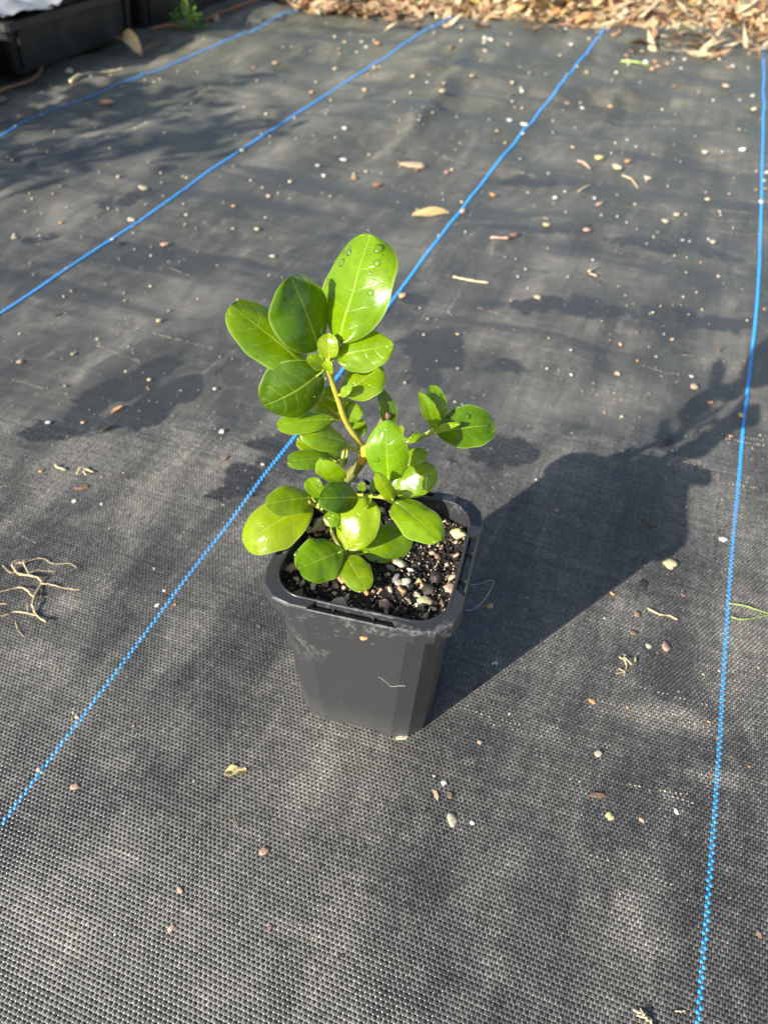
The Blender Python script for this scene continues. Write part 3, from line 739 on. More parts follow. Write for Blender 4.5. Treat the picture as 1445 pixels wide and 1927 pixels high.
VIEW = Vector((0, -.80, .60)); HALF = Vector((-.365, -.76, .54)); SUNV = -LDIR; UP = Vector((0, 0, 1))
RIGHT = Vector((.62, -.45, .64)); CAMU = Vector((0, -.55, .83)); LEFT = Vector((-.7, -.5, .5)); RU = Vector((.38, -.55, .74)); DKR = Vector((.75, -.50, .42))
# base px, base depth, tip px, tip depth, visible width px, facing, shape(a,b), bend, cup, colour, stem point for the petiole
LV = [
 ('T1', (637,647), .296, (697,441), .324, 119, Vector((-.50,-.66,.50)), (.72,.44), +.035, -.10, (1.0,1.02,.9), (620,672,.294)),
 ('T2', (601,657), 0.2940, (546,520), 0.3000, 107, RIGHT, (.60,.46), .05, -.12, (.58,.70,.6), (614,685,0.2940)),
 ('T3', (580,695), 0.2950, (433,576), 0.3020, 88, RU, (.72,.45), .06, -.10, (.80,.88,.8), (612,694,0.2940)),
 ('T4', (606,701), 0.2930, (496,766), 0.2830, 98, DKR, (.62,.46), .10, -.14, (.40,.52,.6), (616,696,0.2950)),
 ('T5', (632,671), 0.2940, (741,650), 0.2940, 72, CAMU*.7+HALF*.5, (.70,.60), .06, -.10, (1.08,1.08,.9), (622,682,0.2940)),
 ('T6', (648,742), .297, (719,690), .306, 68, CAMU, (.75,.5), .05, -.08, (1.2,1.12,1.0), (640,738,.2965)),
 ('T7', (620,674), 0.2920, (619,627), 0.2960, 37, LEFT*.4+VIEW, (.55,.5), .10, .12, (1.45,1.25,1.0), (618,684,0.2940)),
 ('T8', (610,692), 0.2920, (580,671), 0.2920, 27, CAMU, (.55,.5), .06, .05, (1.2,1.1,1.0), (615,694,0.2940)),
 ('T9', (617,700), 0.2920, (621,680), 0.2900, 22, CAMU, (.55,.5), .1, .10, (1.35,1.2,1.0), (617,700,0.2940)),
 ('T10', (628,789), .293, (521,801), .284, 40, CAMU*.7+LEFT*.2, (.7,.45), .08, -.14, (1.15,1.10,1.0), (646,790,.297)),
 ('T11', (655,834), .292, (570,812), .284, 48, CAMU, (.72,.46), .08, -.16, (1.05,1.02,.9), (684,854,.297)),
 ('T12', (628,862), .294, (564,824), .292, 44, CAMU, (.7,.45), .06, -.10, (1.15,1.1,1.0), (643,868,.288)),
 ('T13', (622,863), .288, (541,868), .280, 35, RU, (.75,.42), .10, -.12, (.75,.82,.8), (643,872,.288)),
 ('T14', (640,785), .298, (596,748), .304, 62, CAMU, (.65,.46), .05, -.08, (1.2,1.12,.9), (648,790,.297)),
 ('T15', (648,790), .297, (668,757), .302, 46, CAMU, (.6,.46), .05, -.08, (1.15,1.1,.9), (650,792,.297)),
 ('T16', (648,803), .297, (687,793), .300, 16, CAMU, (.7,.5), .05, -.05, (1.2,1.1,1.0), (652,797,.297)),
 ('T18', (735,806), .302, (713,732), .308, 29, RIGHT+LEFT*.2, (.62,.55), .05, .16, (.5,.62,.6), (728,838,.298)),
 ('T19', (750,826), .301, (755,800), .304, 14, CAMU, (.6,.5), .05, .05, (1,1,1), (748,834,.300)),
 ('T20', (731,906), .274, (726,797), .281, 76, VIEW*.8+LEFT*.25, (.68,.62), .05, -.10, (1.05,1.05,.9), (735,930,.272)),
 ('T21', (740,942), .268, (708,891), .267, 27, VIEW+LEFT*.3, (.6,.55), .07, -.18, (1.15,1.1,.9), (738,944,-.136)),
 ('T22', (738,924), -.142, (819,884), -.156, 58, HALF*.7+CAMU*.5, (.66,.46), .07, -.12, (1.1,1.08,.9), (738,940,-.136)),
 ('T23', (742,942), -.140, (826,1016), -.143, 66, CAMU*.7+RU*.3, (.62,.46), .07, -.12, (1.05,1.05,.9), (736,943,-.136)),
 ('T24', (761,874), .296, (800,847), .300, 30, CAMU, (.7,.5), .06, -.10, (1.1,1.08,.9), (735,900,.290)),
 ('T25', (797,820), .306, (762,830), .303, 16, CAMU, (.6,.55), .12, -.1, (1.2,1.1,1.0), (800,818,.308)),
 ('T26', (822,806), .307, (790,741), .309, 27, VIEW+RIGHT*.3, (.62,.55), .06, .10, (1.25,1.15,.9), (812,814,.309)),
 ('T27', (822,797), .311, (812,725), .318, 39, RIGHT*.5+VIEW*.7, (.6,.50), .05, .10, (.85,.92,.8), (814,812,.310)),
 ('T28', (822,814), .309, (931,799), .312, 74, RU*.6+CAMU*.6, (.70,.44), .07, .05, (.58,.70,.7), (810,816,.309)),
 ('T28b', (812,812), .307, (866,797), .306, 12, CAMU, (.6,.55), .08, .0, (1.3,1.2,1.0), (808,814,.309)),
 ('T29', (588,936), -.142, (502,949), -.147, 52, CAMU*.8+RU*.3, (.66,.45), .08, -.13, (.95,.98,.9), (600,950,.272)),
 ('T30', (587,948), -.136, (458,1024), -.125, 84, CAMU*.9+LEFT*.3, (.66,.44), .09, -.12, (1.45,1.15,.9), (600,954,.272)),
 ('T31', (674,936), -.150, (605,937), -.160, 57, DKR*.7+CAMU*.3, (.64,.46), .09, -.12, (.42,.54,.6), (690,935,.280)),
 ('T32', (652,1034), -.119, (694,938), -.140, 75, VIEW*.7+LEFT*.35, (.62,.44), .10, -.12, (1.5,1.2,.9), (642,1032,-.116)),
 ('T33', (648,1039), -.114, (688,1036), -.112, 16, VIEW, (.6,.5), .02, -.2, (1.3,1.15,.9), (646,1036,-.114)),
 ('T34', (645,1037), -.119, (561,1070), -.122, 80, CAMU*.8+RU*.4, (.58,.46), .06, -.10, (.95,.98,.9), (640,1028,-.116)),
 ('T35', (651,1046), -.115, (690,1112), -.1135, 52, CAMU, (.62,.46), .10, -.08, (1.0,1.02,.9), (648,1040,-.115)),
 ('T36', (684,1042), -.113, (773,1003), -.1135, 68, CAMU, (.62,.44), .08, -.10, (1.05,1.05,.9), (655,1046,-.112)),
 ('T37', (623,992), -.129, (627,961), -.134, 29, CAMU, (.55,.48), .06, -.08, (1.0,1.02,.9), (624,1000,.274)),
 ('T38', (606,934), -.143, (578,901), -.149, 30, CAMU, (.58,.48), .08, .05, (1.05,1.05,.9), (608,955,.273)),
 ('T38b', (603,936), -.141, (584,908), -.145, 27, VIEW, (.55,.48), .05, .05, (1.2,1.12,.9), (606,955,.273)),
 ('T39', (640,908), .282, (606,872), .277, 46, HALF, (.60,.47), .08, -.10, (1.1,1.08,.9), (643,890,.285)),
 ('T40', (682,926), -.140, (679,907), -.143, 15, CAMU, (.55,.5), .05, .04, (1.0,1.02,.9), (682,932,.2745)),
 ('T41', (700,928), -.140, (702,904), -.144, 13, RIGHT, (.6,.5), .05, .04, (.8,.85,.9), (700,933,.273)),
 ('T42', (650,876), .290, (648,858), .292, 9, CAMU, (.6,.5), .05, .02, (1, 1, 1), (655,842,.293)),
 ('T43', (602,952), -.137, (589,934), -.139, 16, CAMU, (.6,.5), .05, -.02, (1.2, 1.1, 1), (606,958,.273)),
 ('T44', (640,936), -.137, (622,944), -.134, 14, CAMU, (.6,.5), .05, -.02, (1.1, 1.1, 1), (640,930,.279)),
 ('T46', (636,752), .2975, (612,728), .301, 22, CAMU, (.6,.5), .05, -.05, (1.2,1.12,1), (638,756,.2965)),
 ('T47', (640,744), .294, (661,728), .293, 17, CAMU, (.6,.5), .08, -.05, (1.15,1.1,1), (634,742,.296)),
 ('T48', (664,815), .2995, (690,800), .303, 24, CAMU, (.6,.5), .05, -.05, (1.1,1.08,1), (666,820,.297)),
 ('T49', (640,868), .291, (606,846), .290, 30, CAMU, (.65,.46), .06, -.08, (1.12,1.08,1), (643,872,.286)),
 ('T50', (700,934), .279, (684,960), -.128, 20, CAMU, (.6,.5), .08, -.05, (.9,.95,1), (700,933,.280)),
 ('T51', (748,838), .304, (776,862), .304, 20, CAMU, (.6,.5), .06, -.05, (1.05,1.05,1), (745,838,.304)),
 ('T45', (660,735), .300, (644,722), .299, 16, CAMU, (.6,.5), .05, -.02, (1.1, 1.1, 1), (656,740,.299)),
]
LEAF = {}
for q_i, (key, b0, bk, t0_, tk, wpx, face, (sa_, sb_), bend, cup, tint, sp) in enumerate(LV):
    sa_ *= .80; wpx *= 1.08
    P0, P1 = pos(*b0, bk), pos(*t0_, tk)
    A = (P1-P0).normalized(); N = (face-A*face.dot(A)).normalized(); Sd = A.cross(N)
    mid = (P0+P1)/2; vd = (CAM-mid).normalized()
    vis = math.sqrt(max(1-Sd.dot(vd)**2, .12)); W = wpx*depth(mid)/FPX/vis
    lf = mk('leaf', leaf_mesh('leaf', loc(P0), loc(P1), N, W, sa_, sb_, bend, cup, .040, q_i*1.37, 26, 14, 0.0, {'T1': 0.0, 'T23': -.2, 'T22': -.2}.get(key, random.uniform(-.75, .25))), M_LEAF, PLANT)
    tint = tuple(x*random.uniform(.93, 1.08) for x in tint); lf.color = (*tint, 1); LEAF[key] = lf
    S = loc(pos(*sp)); p0 = loc(P0); rr = .00055+.006*W*.6
    e = p0+(loc(P1)-p0)*.10+N*(bend*(P1-P0).length*.36-.0004)
    pts = smoothpath([S, S.lerp(p0, .55)+N*.0008*(-1), p0-N*.0002, e], 3)
    V, Fs = tube(pts, [rr*f for f in np.linspace(1.25, .55, len(pts))], 6)
    mk('petiole', mesh_py('petiole', V, Fs, True), M_PETI, lf)
# drops of water
bm = bmesh.new(); bmesh.ops.create_uvsphere(bm, u_segments=14, v_segments=9, radius=1)
for v in bm.verts:
    if v.co.z < 0: v.co.z *= .12
    else: v.co.z *= .55
DROP = bpy.data.meshes.new('water_drop'); bm.to_mesh(DROP); bm.free(); DROP.materials.append(M_DROP)
for p in DROP.polygons: p.use_smooth = True
Z1 = lambda x, y: (400+x/4.014, 420+y/4.014); Z2 = lambda x, y: (480+x/3.01, 640+y/3.01)
DR = [('T1', Z1, x, y, r/4.014) for x, y, r in ((1240,205,40),(1040,215,28),(975,305,32),(1245,310,28),(905,535,38),(1325,350,14),(1215,520,26),(1090,230,12),(1150,125,12),(985,220,15),(1130,190,9),(1190,400,18),(1300,290,9),(1160,370,12),(1200,430,14),(1060,180,8),(1180,250,12))]
DR += [('T28', Z2, x, y, r/3.01) for x, y, r in ((1115,415,24),(1195,432,17),(1090,445,20),(1105,375,14),(1165,372,10),(1210,354,8),(1180,348,7),(1320,480,10),(1235,370,6))]
DR += [('T27', Z2, 990, 345, 4.5), ('T27', Z2, 985, 312, 3), ('T27', Z2, 1050, 312, 3.5), ('T27', Z2, 1015, 300, 2.5), ('T4', Z2, 120, 207, 4), ('T4', Z2, 330, 325, 2.5), ('T22', Z2, 870, 715, 3.5), ('T20', Z2, 697, 685, 5.5), ('T20', Z2, 697, 522, 4), ('T5', Z2, 490, 95, 2.5), ('T5', Z2, 525, 232, 3), ('T5', Z2, 490, 222, 3), ('T34', Z2, 160, 1195, 6), ('T22', Z2, 900, 770, 2.5), ('T36', Z2, 830, 1060, 3), ('T23', Z2, 960, 960, 2.5), ('T3', Z2, 5, 90, 2), ('T2', Z1, 595, 880, 1.8), ('T2', Z1, 700, 800, 1.5)]
for (k, zf, x, y, r) in DR:
    u, v = zf(x, y) if zf is not None else (x, y)
    lf = LEAF[k]; best = None
    for vt in lf.data.vertices:
        a = topx(Vector(vt.co)+PL); d = (a[0]-u)**2+(a[1]-v)**2
        if best is None or d < best[0]: best = (d, vt)
    vt = best[1]; nn = Vector(vt.normal)
    if nn.dot(VIEW) < 0: nn = -nn
    o = mk('water_drop', DROP, None, lf); sc = r*depth(Vector(vt.co)+PL)/FPX
    o.location = Vector(vt.co)+nn*.00005; o.scale = (sc, sc*random.uniform(.88, 1), sc*random.uniform(.7, 1)); o.rotation_euler = nn.to_track_quat('Z', 'Y').to_euler()

# fine wet beads on the bigger leaves
bm = bmesh.new(); bmesh.ops.create_uvsphere(bm, u_segments=8, v_segments=5, radius=1); bmv = [v.co.copy() for v in bm.verts]; bmf = [tuple(v.index for v in f.verts) for f in bm.faces]; bm.free()
for k, lf in LEAF.items():
    nvt = len(lf.data.vertices); big = (Vector(lf.data.vertices[-1].co)-Vector(lf.data.vertices[0].co)).length
    if big < .012: continue
    V, Fs = [], []
    for i in range(random.randint(5, 16) if k != 'T1' else 60):
        vt = lf.data.vertices[random.randrange(15, nvt-15)]; nn = Vector(vt.normal)
        if nn.dot(VIEW) < 0: nn = -nn
        c = Vector(vt.co)+Vector((random.gauss(0, .0006), random.gauss(0, .0006), random.gauss(0, .0006))); c -= nn*(c-Vector(vt.co)).dot(nn)
        r = random.choice((.0002, .00025, .0003, .0004)); q = nn.to_track_quat('Z', 'Y'); b = len(V)
        V += [c+q @ Vector((v.x*r, v.y*r, v.z*r*.6)) for v in bmv]; Fs += [tuple(b+j for j in f) for f in bmf]
    tag(mk('wet_beads', mesh_py('wet_beads', V, Fs, True), M_DROP, lf), kind='stuff')

# ------------------------------------------------------------------ bits lying on the mat
def pix(u, v): return depth(ground(u, v))/FPX
PEB = 'pebbles scattered on the weed mat'
def pebble(u, v, rpx, key, label, name='pebble', el=None, meshes=None, rot=None, flat=1.0, cat='pebble', group=PEB):
    p = ground(u, v); k = depth(p)/FPX; sc = rpx*k
    o = mk(name, random.choice(meshes or RM[key])); o.location = (p.x, p.y, p.z+sc*.42*flat)
    o.scale = (sc*(el or 1.0)*.85, sc*.95, sc*flat*.9); o.rotation_euler = (random.gauss(0, .1), random.gauss(0, .1), random.uniform(0, 6.28) if rot is None else rot)
    return tag(o, label, cat, group)
PB = [
 (1260,1064,12,'yellow','smooth yellow pebble at the lower edge of the pot shadow'),
 (1359,1016,7,'white','white pebble just left of the right blue thread, beside the pot shadow'),
 (1220,1217,5.5,'cream','small cream pebble beside the curled root bit right of the pot'),
 (1251,1218,9.5,'pink','flat pinkish brown stone right of the curled root bit'),
 (933,1248,4,'white','small white pebble inside the pot shadow near the pot wall'),
 (1114,1321,6,'orange','rusty orange pebble in sunlight below the pot shadow'),
 (1285,1120,5,'brown','small brown pebble below the yellow pebble'),
 (902,1397,5,'pink','dusty pink pebble right of the pot foot'),
 (1124,1419,7.5,'cream','round cream pebble above the dark brown wood chip'),
 (1147,1537,8,'yellow','flat yellowish pebble below the dark brown wood chip'),
 (1272,1528,5.5,'white','white pebble left of the right blue thread in the foreground'),
 (1207,1544,4.5,'pink','small reddish pebble between the yellowish and white foreground pebbles'),
 (1152,1118,4.5,'orange','orange crumb on the lower border of the pot shadow'),
 (1198,1157,6.5,'brown','grey brown stone left of the bent twig'),
 (1190,1191,5.5,'brown','dark brown stone above the curled root bit'),
 (987,1030,4.5,'brown','reddish brown pebble lying in the pot shadow'),
 (835,1474,5.5,'white','pale round pebble in front of the pot, above two bark shards'),
 (851,1545,10,'cream','pale angular stone flake in front of the pot'),
 (888,1549,4.5,'white','small white pebble right of the pale stone flake'),
 (498,1602,7.5,'pink','angular orange pink stone in the foreground left of centre'),
 (143,1481,6.5,'pink','oblong pinkish stone right of the left blue thread in the foreground'),
 (340,1676,5.5,'pink','small pink stone in the left foreground, upper of two'),
 (323,1747,6,'pink','small reddish stone in the left foreground, lower of two'),
 (76,1449,5.5,'cream','cream pebble sitting on the long blue thread at the left'),
 (146,1350,4,'cream','small cream pebble touching the long blue thread, above the other one'),
 (297,1139,4,'white','small white grain left of the long blue thread, level with the root tangle'),
 (300,604,5.5,'yellow','yellow pebble on the mat left of the plant'),
 (248,415,6.5,'cream','cream pebble sitting on the second blue thread'),
 (418,813,5,'white','white pebble left of the plant stem'),
 (92,796,5,'white','white pebble at the far left beside the wet stain'),
 (141,944,5,'white','white pebble under the brown crumb at the left'),
 (405,732,4.5,'cream','cream pebble below the leftmost big leaf'),
 (39,682,5,'pink','pink pebble near the left edge above the wet stain'),
 (270,355,7,'cream','pale oblong pebble above the second blue thread'),
 (311,461,6.5,'pink','peach oblong pebble right of the second blue thread'),
 (515,483,5.5,'cream','cream pebble above the two left leaves'),
 (485,432,5.5,'cream','cream pebble up and left of the plant top'),
 (927,368,7.5,'orange','orange yellow pebble right of the middle blue thread'),
 (1126,298,9,'yellow','large yellow pebble far right of the middle blue thread'),
 (1161,317,9,'cream','large cream pebble below right of the large yellow one'),
 (1027,424,7.5,'yellow','pale yellow pebble between the middle and right blue threads'),
 (1218,336,7,'cream','cream pebble right of the large cream one, nearer the right thread'),
 (1272,405,6,'cream','cream pebble, upper of a close pair by the right thread'),
 (1252,418,6.5,'cream','cream pebble, lower of a close pair by the right thread'),
 (967,443,7,'brown','brown pebble at the end of the peach wood splinter'),
 (1012,560,6.5,'tan','tan pebble below the pale straw twig'),
 (756,557,6,'orange','orange pebble beside the big top leaf'),
 (1104,434,7,'pink','brown pink pebble beside a dark crumb'),
 (1181,304,6,'orange','orange pebble above the large cream pebble'),
 (1325,287,6,'cream','cream pebble up by the right blue thread'),
 (1341,456,6,'cream','cream pebble left of the right thread, below the sandy rows'),
 (1304,729,7,'tan','oblong tan pebble at the leaf shadow by the right thread'),
 (1335,758,5.5,'orange','orange pebble between leaf shadow and right thread'),
 (1394,783,6,'yellow','yellow pebble sitting on the right blue thread'),
 (1161,704,5.5,'tan','tan pebble in the middle of the sunny mat above the pot shadow'),
 (987,236,6.5,'white','white pebble sitting on the middle blue thread'),
 (1431,380,5,'white','white pebble sitting on the right blue thread, upper one'),
]
for (u, v, r, k, lab) in PB: pebble(u, v, r*1.02, k, lab, flat=.62)
# dark crumbs and bark bits
def chip(u, v, rpx, el, rot, key, label, name='wood_chip', cat='wood chip'):
    o = pebble(u, v, rpx, key, label, name, el, with_mat(CHIPS[:4], key), rot, .7, cat, None); del_ = o
    return o
def dirpix(u, v, du, dv):
    a, b = ground(u, v), ground(u+du, v+dv); return math.atan2(b.y-a.y, b.x-a.x)
chip(1126,1498,8,1.7, dirpix(1126,1498,15,0), 'brown', 'flat dark brown wood chip lying in the right foreground')
chip(820,1497,7,1.3, dirpix(820,1497,5,12), 'tan', 'beige and brown bark shard, left of two in front of the pot')
chip(845,1496,8,1.4, dirpix(845,1496,6,12), 'brown', 'dark brown bark shard, right of two in front of the pot')
chip(1208,1101,11,1.5, dirpix(1208,1101,3,10), 'dark', 'long dark brown bark plug at the edge of the pot shadow')
chip(1218,985,10,1.4, dirpix(1218,985,10,5), 'dark', 'black bark lump inside the pot shadow')
chip(1260,828,9,1.4, dirpix(1260,828,10,-2), 'dark', 'small black bark bit at the top of the pot shadow')
chip(1427,1760,6,1.6, dirpix(1427,1760,5,8), 'brown', 'small brown wood chip right of the right blue thread')
chip(643,1799,5,1.2, .3, 'dark', 'tiny dark bark flake in the bottom foreground')
chip(508,1747,5.5,1.2, 1., 'brown', 'tiny brown chip beside the sandy row in the foreground')
chip(223,770,7,1.5, dirpix(223,770,10,-4), 'orange', 'reddish brown wood chip on the left wet stain')
chip(199,808,8,1.5, dirpix(199,808,10,-2), 'dark', 'dark bark chip below the reddish wood chip at the left')
chip(156,919,9,1.2, .5, 'brown', 'lumpy brown crumb beside the pale curled peel at the left')
chip(424,863,6,1.3, .4, 'brown', 'brown chip on the mat left of the lower leaves')
chip(105,593,5,1.1, .4, 'dark', 'dark crumb below the second blue thread')
chip(228,459,6,1.2, .4, 'dark', 'dark crumb touching the second blue thread')
chip(923,1142,7,1.3, dirpix(923,1142,6,-5), 'orange', 'orange bark flake in shade right of the pot rim')
chip(755,1389,9,1.9, dirpix(755,1389,14,-2), 'cream', 'pale wood sliver caught under the front foot of the pot')
chip(777,314,13,1.4, dirpix(777,314,10,0), 'tan', 'pale tan bark flake above the middle of the mat')
chip(709,350,10,1.2, dirpix(709,350,10,0), 'brown', 'brown bark flake left of the middle blue thread')
chip(202,195,11,1.6, dirpix(202,195,10,0), 'orange', 'bright splinter of wood below the first blue thread')
chip(1104,425,7,1.2, .2, 'dark', 'dark crumb beside the brown pink pebble')
chip(782,41,12,1.2, .2, 'brown', 'red brown bark lump near the far litter')
chip(1228,48,13,1.5, dirpix(1228,48,12,-4), 'yellow', 'yellow wood chip at the edge of the far litter')
# scattered grains, individually but nameless
far_cand = []
def grains(n, u0, u1, v0, v1, r0, r1, keys, lab, grp):
    k = 0
    while k < n:
        if k % 3 == 0: cl = (random.uniform(u0, u1), random.uniform(v0, v1))
        u, v = random.uniform(u0, u1), random.uniform(v0, v1)
        if random.random() < .5: u, v = cl[0]+random.gauss(0, (u1-u0)*.035), min(max(cl[1]+random.gauss(0, (v1-v0)*.05), v0-10), v1+10)
        if 480 < u < 920 and 900 < v < 1400: continue
        pebble(u, v, r0*.8+(r1-r0*.8)*random.random()**1.8, random.choice(keys), lab, 'grit_grain', None, None, None, .8, 'grit', grp); k += 1
LB = 'tiny grain of pale grit lying loose on the black mat'; GR = 'loose grit grains on the mat'
KS = ('cream', 'cream', 'white', 'tan', 'pink', 'white', 'tan', 'brown', 'orange')
grains(34, 0, 1445, 1400, 1927, 1.4, 2.8, KS, LB, GR)
grains(46, 0, 1445, 900, 1400, 1.6, 3.2, KS, LB, GR)
grains(60, 0, 1445, 450, 900, 1.8, 4.2, KS, LB, GR)
grains(78, 450, 1445, 90, 450, 3.2, 6.0, KS, LB, GR)  # far grains enlarged to stand in for sun glints too
grains(22, 0, 450, 200, 450, 2.8, 5.0, KS, LB, GR)
grains(46, 640, 1445, 50, 200, 3.4, 6.2, KS, LB, GR)
it = []
for i in range(2600):  # fine grit, also standing in for sun glints off water drops
    u, v = random.uniform(-50, 1500), random.uniform(30, 1950)
    p = atZ(u, v); p.z = hz1(p.x, p.y); s = random.uniform(.5, 1.3)*depth(p)/FPX*(1.0 if v > 700 else random.choice((.6, .9, 1.9))); it.append(((p.x, p.y, p.z+s*.3), s))
# sand caught in rows of the weave
ROWS = [(545,1738,612,1758),(545,1752,600,1772),(866,1332,985,1368),(905,1357,990,1380),(1210,688,1282,702),(1315,688,1396,700),(1283,665,1312,667),(1325,672,1420,685),(1320,806,1445,822),(1340,815,1445,832),(1355,905,1432,916),
 (1175,1476,1320,1520),(1110,1612,1162,1632),(1190,1642,1270,1672),(1240,1490,1300,1500),(1340,396,1445,400),(1330,411,1440,415),(1355,430,1445,436),(235,605,410,660),(305,495,366,515),(180,645,266,680),(790,280,880,310),(1150,384,1242,392),(25,714,85,732),(1290,865,1345,880),(1190,1290,1345,1330),(1230,1330,1340,1380),(900,590,960,612),(1060,1465,1100,1475),(30,1000,70,1020)]
for (u0, v0, u1, v1) in ROWS:
    a, b = atZ(u0, v0), atZ(u1, v1); n = max(3, int((b-a).length/(PW*2)))
    for i in range(n):
        if random.random() < .25: continue
        p = a.lerp(b, i/n); s = random.uniform(.00035, .0006); it.append(((p.x+random.gauss(0, .0002), p.y+random.gauss(0, .0003), hz1(p.x, p.y)+.0001), s))
for (u, v, a_, b_, an, k) in DUST:
    if k < .5: continue
    for i in range(int(70*k)):
        p = atZ(u+random.gauss(0, a_*.45), v+random.gauss(0, b_*.45)); s = random.uniform(.00018, .0004); it.append(((p.x, p.y, hz1(p.x, p.y)), s))
tag(mk('sand_glints', scatter_mesh('sand_glints', it), STONE['cream']), 'fine pale sand caught in the weave of the mat, with pale specks for sun glints', 'sand', kind='stuff')

# roots, twigs, stalks (ground polylines)
M_ROOT = simple('dry_root', (.56, .43, .25), .7, .45, 500, .4); M_STRAW = simple('straw', (.52, .42, .25), .6, .3, 300, .3); M_GRASS = simple('grass_stalk', (.30, .40, .10), .5, .2, 200)
M_BROWN = simple('dry_bark_strip', (.24, .10, .045), .65, .4, 120, .5); M_HAIR = simple('fibre', (.6, .6, .58), .4, .1, 50)
def gpath(P, lift, wob=0.0):
    out = []
    for i, (u, v) in enumerate(P):
        p = ground(u, v); p.z += lift*(1+.7*math.sin(i*2.1)); out.append(p)
    return out
def strands(name, paths, mat, label, cat, group=None, n=5):
    V, Fs = [], []; c0 = gpath(paths[0][0], 0)[0]
    for (P, r0, r1, lift) in paths:
        P = smoothpath(gpath(P, lift), 5)
        R = [(r0+(r1-r0)*i/(len(P)-1))*random.uniform(.35, .75) for i in range(len(P))]
        P = [p-c0+Vector((random.gauss(0, .0002), random.gauss(0, .0002), max(R[i]*.6, 0)))for i, p in enumerate(P)]
        tube(P, R, n, True, V, Fs)
    o = mk(name, mesh_py(name, V, Fs, True), mat); o.location = c0
    return tag(o, label, cat, group)
zl = lambda L: [(x/3.01, 980+y/3.01) for x, y in L]; z5 = lambda L: [(860+x/2.47, 880+y/2.47) for x, y in L]; z4 = lambda L: [(960+x/2.98, 1400+y/2.98) for x, y in L]; z7 = lambda L: [(x/2.408, 280+y/2.408) for x, y in L]; z6 = lambda L: [(720+x/1.993, 250+y/1.993) for x, y in L]
strands('root_tangle', [(zl([(150,250),(105,265),(95,295),(150,320),(220,340),(240,360),(212,420),(195,480),(205,530),(245,570),(270,590)]), .0013, .0011, .0020),
  (zl([(130,240),(85,270),(110,310),(180,325)]), .0010, .0008, .003), (zl([(240,362),(310,375),(370,385),(460,395)]), .0009, .0004, .001), (zl([(195,440),(150,400),(100,385),(40,405),(-40,430)]), .0010, .0006, .0015),
  (zl([(215,545),(150,530),(90,520),(40,540),(-40,555)]), .0010, .0006, .001), (zl([(160,310),(220,290),(320,292)]), .0007, .0003, .001), (zl([(150,238),(240,225),(300,246),(400,250),(440,278)]), .0006, .0004, .0012),
  (zl([(20,260),(60,300),(100,292)]), .0006, .0005, .001), (zl([(90,570),(110,630),(140,655)]), .0004, .0003, .0005), (zl([(160,470),(165,525),(210,535)]), .0006, .0005, .001), (zl([(-20,475),(50,475)]), .0006, .0004, .0005), (zl([(170,235),(150,260),(170,310),(230,345)]), .0007, .0007, .0035), (zl([(230,430),(280,435)]), .0004, .0002, .0005)],
  M_ROOT, 'tangle of dry tan roots at the left edge of the mat', 'roots')
strands('twig', [(z5([(880,655),(930,685),(980,690),(1020,710)]), .0011, .0009, .0006)], M_ROOT, 'short bent tan twig right of the pot shadow', 'twig')
strands('root_bit', [(z5([(750,885),(775,905),(785,935),(770,955),(735,965)]), .0009, .0006, .001), (z5([(770,890),(800,925),(820,915),(825,893)]), .0009, .0009, .002), (z5([(745,940),(775,958),(772,970)]), .0005, .0005, .001), (z5([(770,870),(800,882)]), .0005, .0003, .0005)], M_STRAW, 'curled straw coloured root bit lying below the pot shadow', 'root')
strands('grass_stalk', [(z5([(1262,635),(1350,655),(1450,682),(1530,690)]), .0006, .0008, .001), (z5([(1270,698),(1330,711),(1450,686)]), .0006, .0007, .0008)], M_GRASS, 'forked green grass stalk at the right edge across the blue thread', 'grass stalk')
strands('root_bit', [(z4([(680,1495),(730,1520),(775,1545),(800,1600)]), .0007, .0012, .001), (z4([(700,1530),(740,1545),(775,1560)]), .0005, .0009, .002), (z4([(720,1490),(735,1530),(770,1550)]), .0004, .0006, .002)], M_STRAW, 'frayed straw coloured root end at the bottom edge', 'root')
strands('twig', [(z4([(922,1500),(950,1502),(972,1500)]), .0008, .0006, .0004)], M_STRAW, 'tiny straw splinter left of the right thread at the bottom', 'twig')
strands('curled_peel', [(z7([(255,1440),(270,1455),(305,1458)]), .0016, .0012, .001)], M_STRAW, 'short pale curled peel, left of two at the left side', 'plant scrap')
strands('curled_peel', [(z7([(355,1485),(370,1462),(400,1460),(425,1475)]), .0014, .0012, .002), (z7([(380,1470),(395,1490)]), .0012, .0008, .0015)], M_STRAW, 'pale hooked peel, right of two at the left side', 'plant scrap')
strands('straw_twig', [(z6([(265,545),(330,560),(395,565)]), .0022, .0016, .001)], M_STRAW, 'pale straw twig right of the middle blue thread', 'twig')
strands('wood_splinter', [(z6([(402,398),(470,402)]), .0026, .0022, .001)], STONE['pink'], 'peach wood splinter right of the middle blue thread', 'twig')
strands('twig', [(z6([(735,222),(775,198)]), .0022, .0015, .001)], M_STRAW, 'short straw twig among the pebbles at the upper right', 'twig')
strands('twig', [(z6([(770,525),(800,508)]), .0018, .0014, .001)], M_STRAW, 'straw bit right of centre, upper of a pair', 'twig')
strands('twig', [(z6([(775,532),(800,543)]), .0016, .0012, .001)], M_STRAW, 'straw bit right of centre, lower of a pair', 'twig')
strands('twig', [(z6([(1255,825),(1283,800)]), .0010, .0008, .0006)], M_BROWN, 'tiny brown twig left of the right blue thread above the leaf shadow', 'twig')
strands('twig', [(z6([(730,112),(750,122),(775,137)]), .0026, .0020, .002)], STONE['pink'], 'short pinkish curled twig beside the large yellow pebble', 'twig')
strands('twig', [(z6([(895,165),(930,185),(955,210)]), .0018, .0014, .002)], M_STRAW, 'short straw twig below the large cream pebble', 'twig')
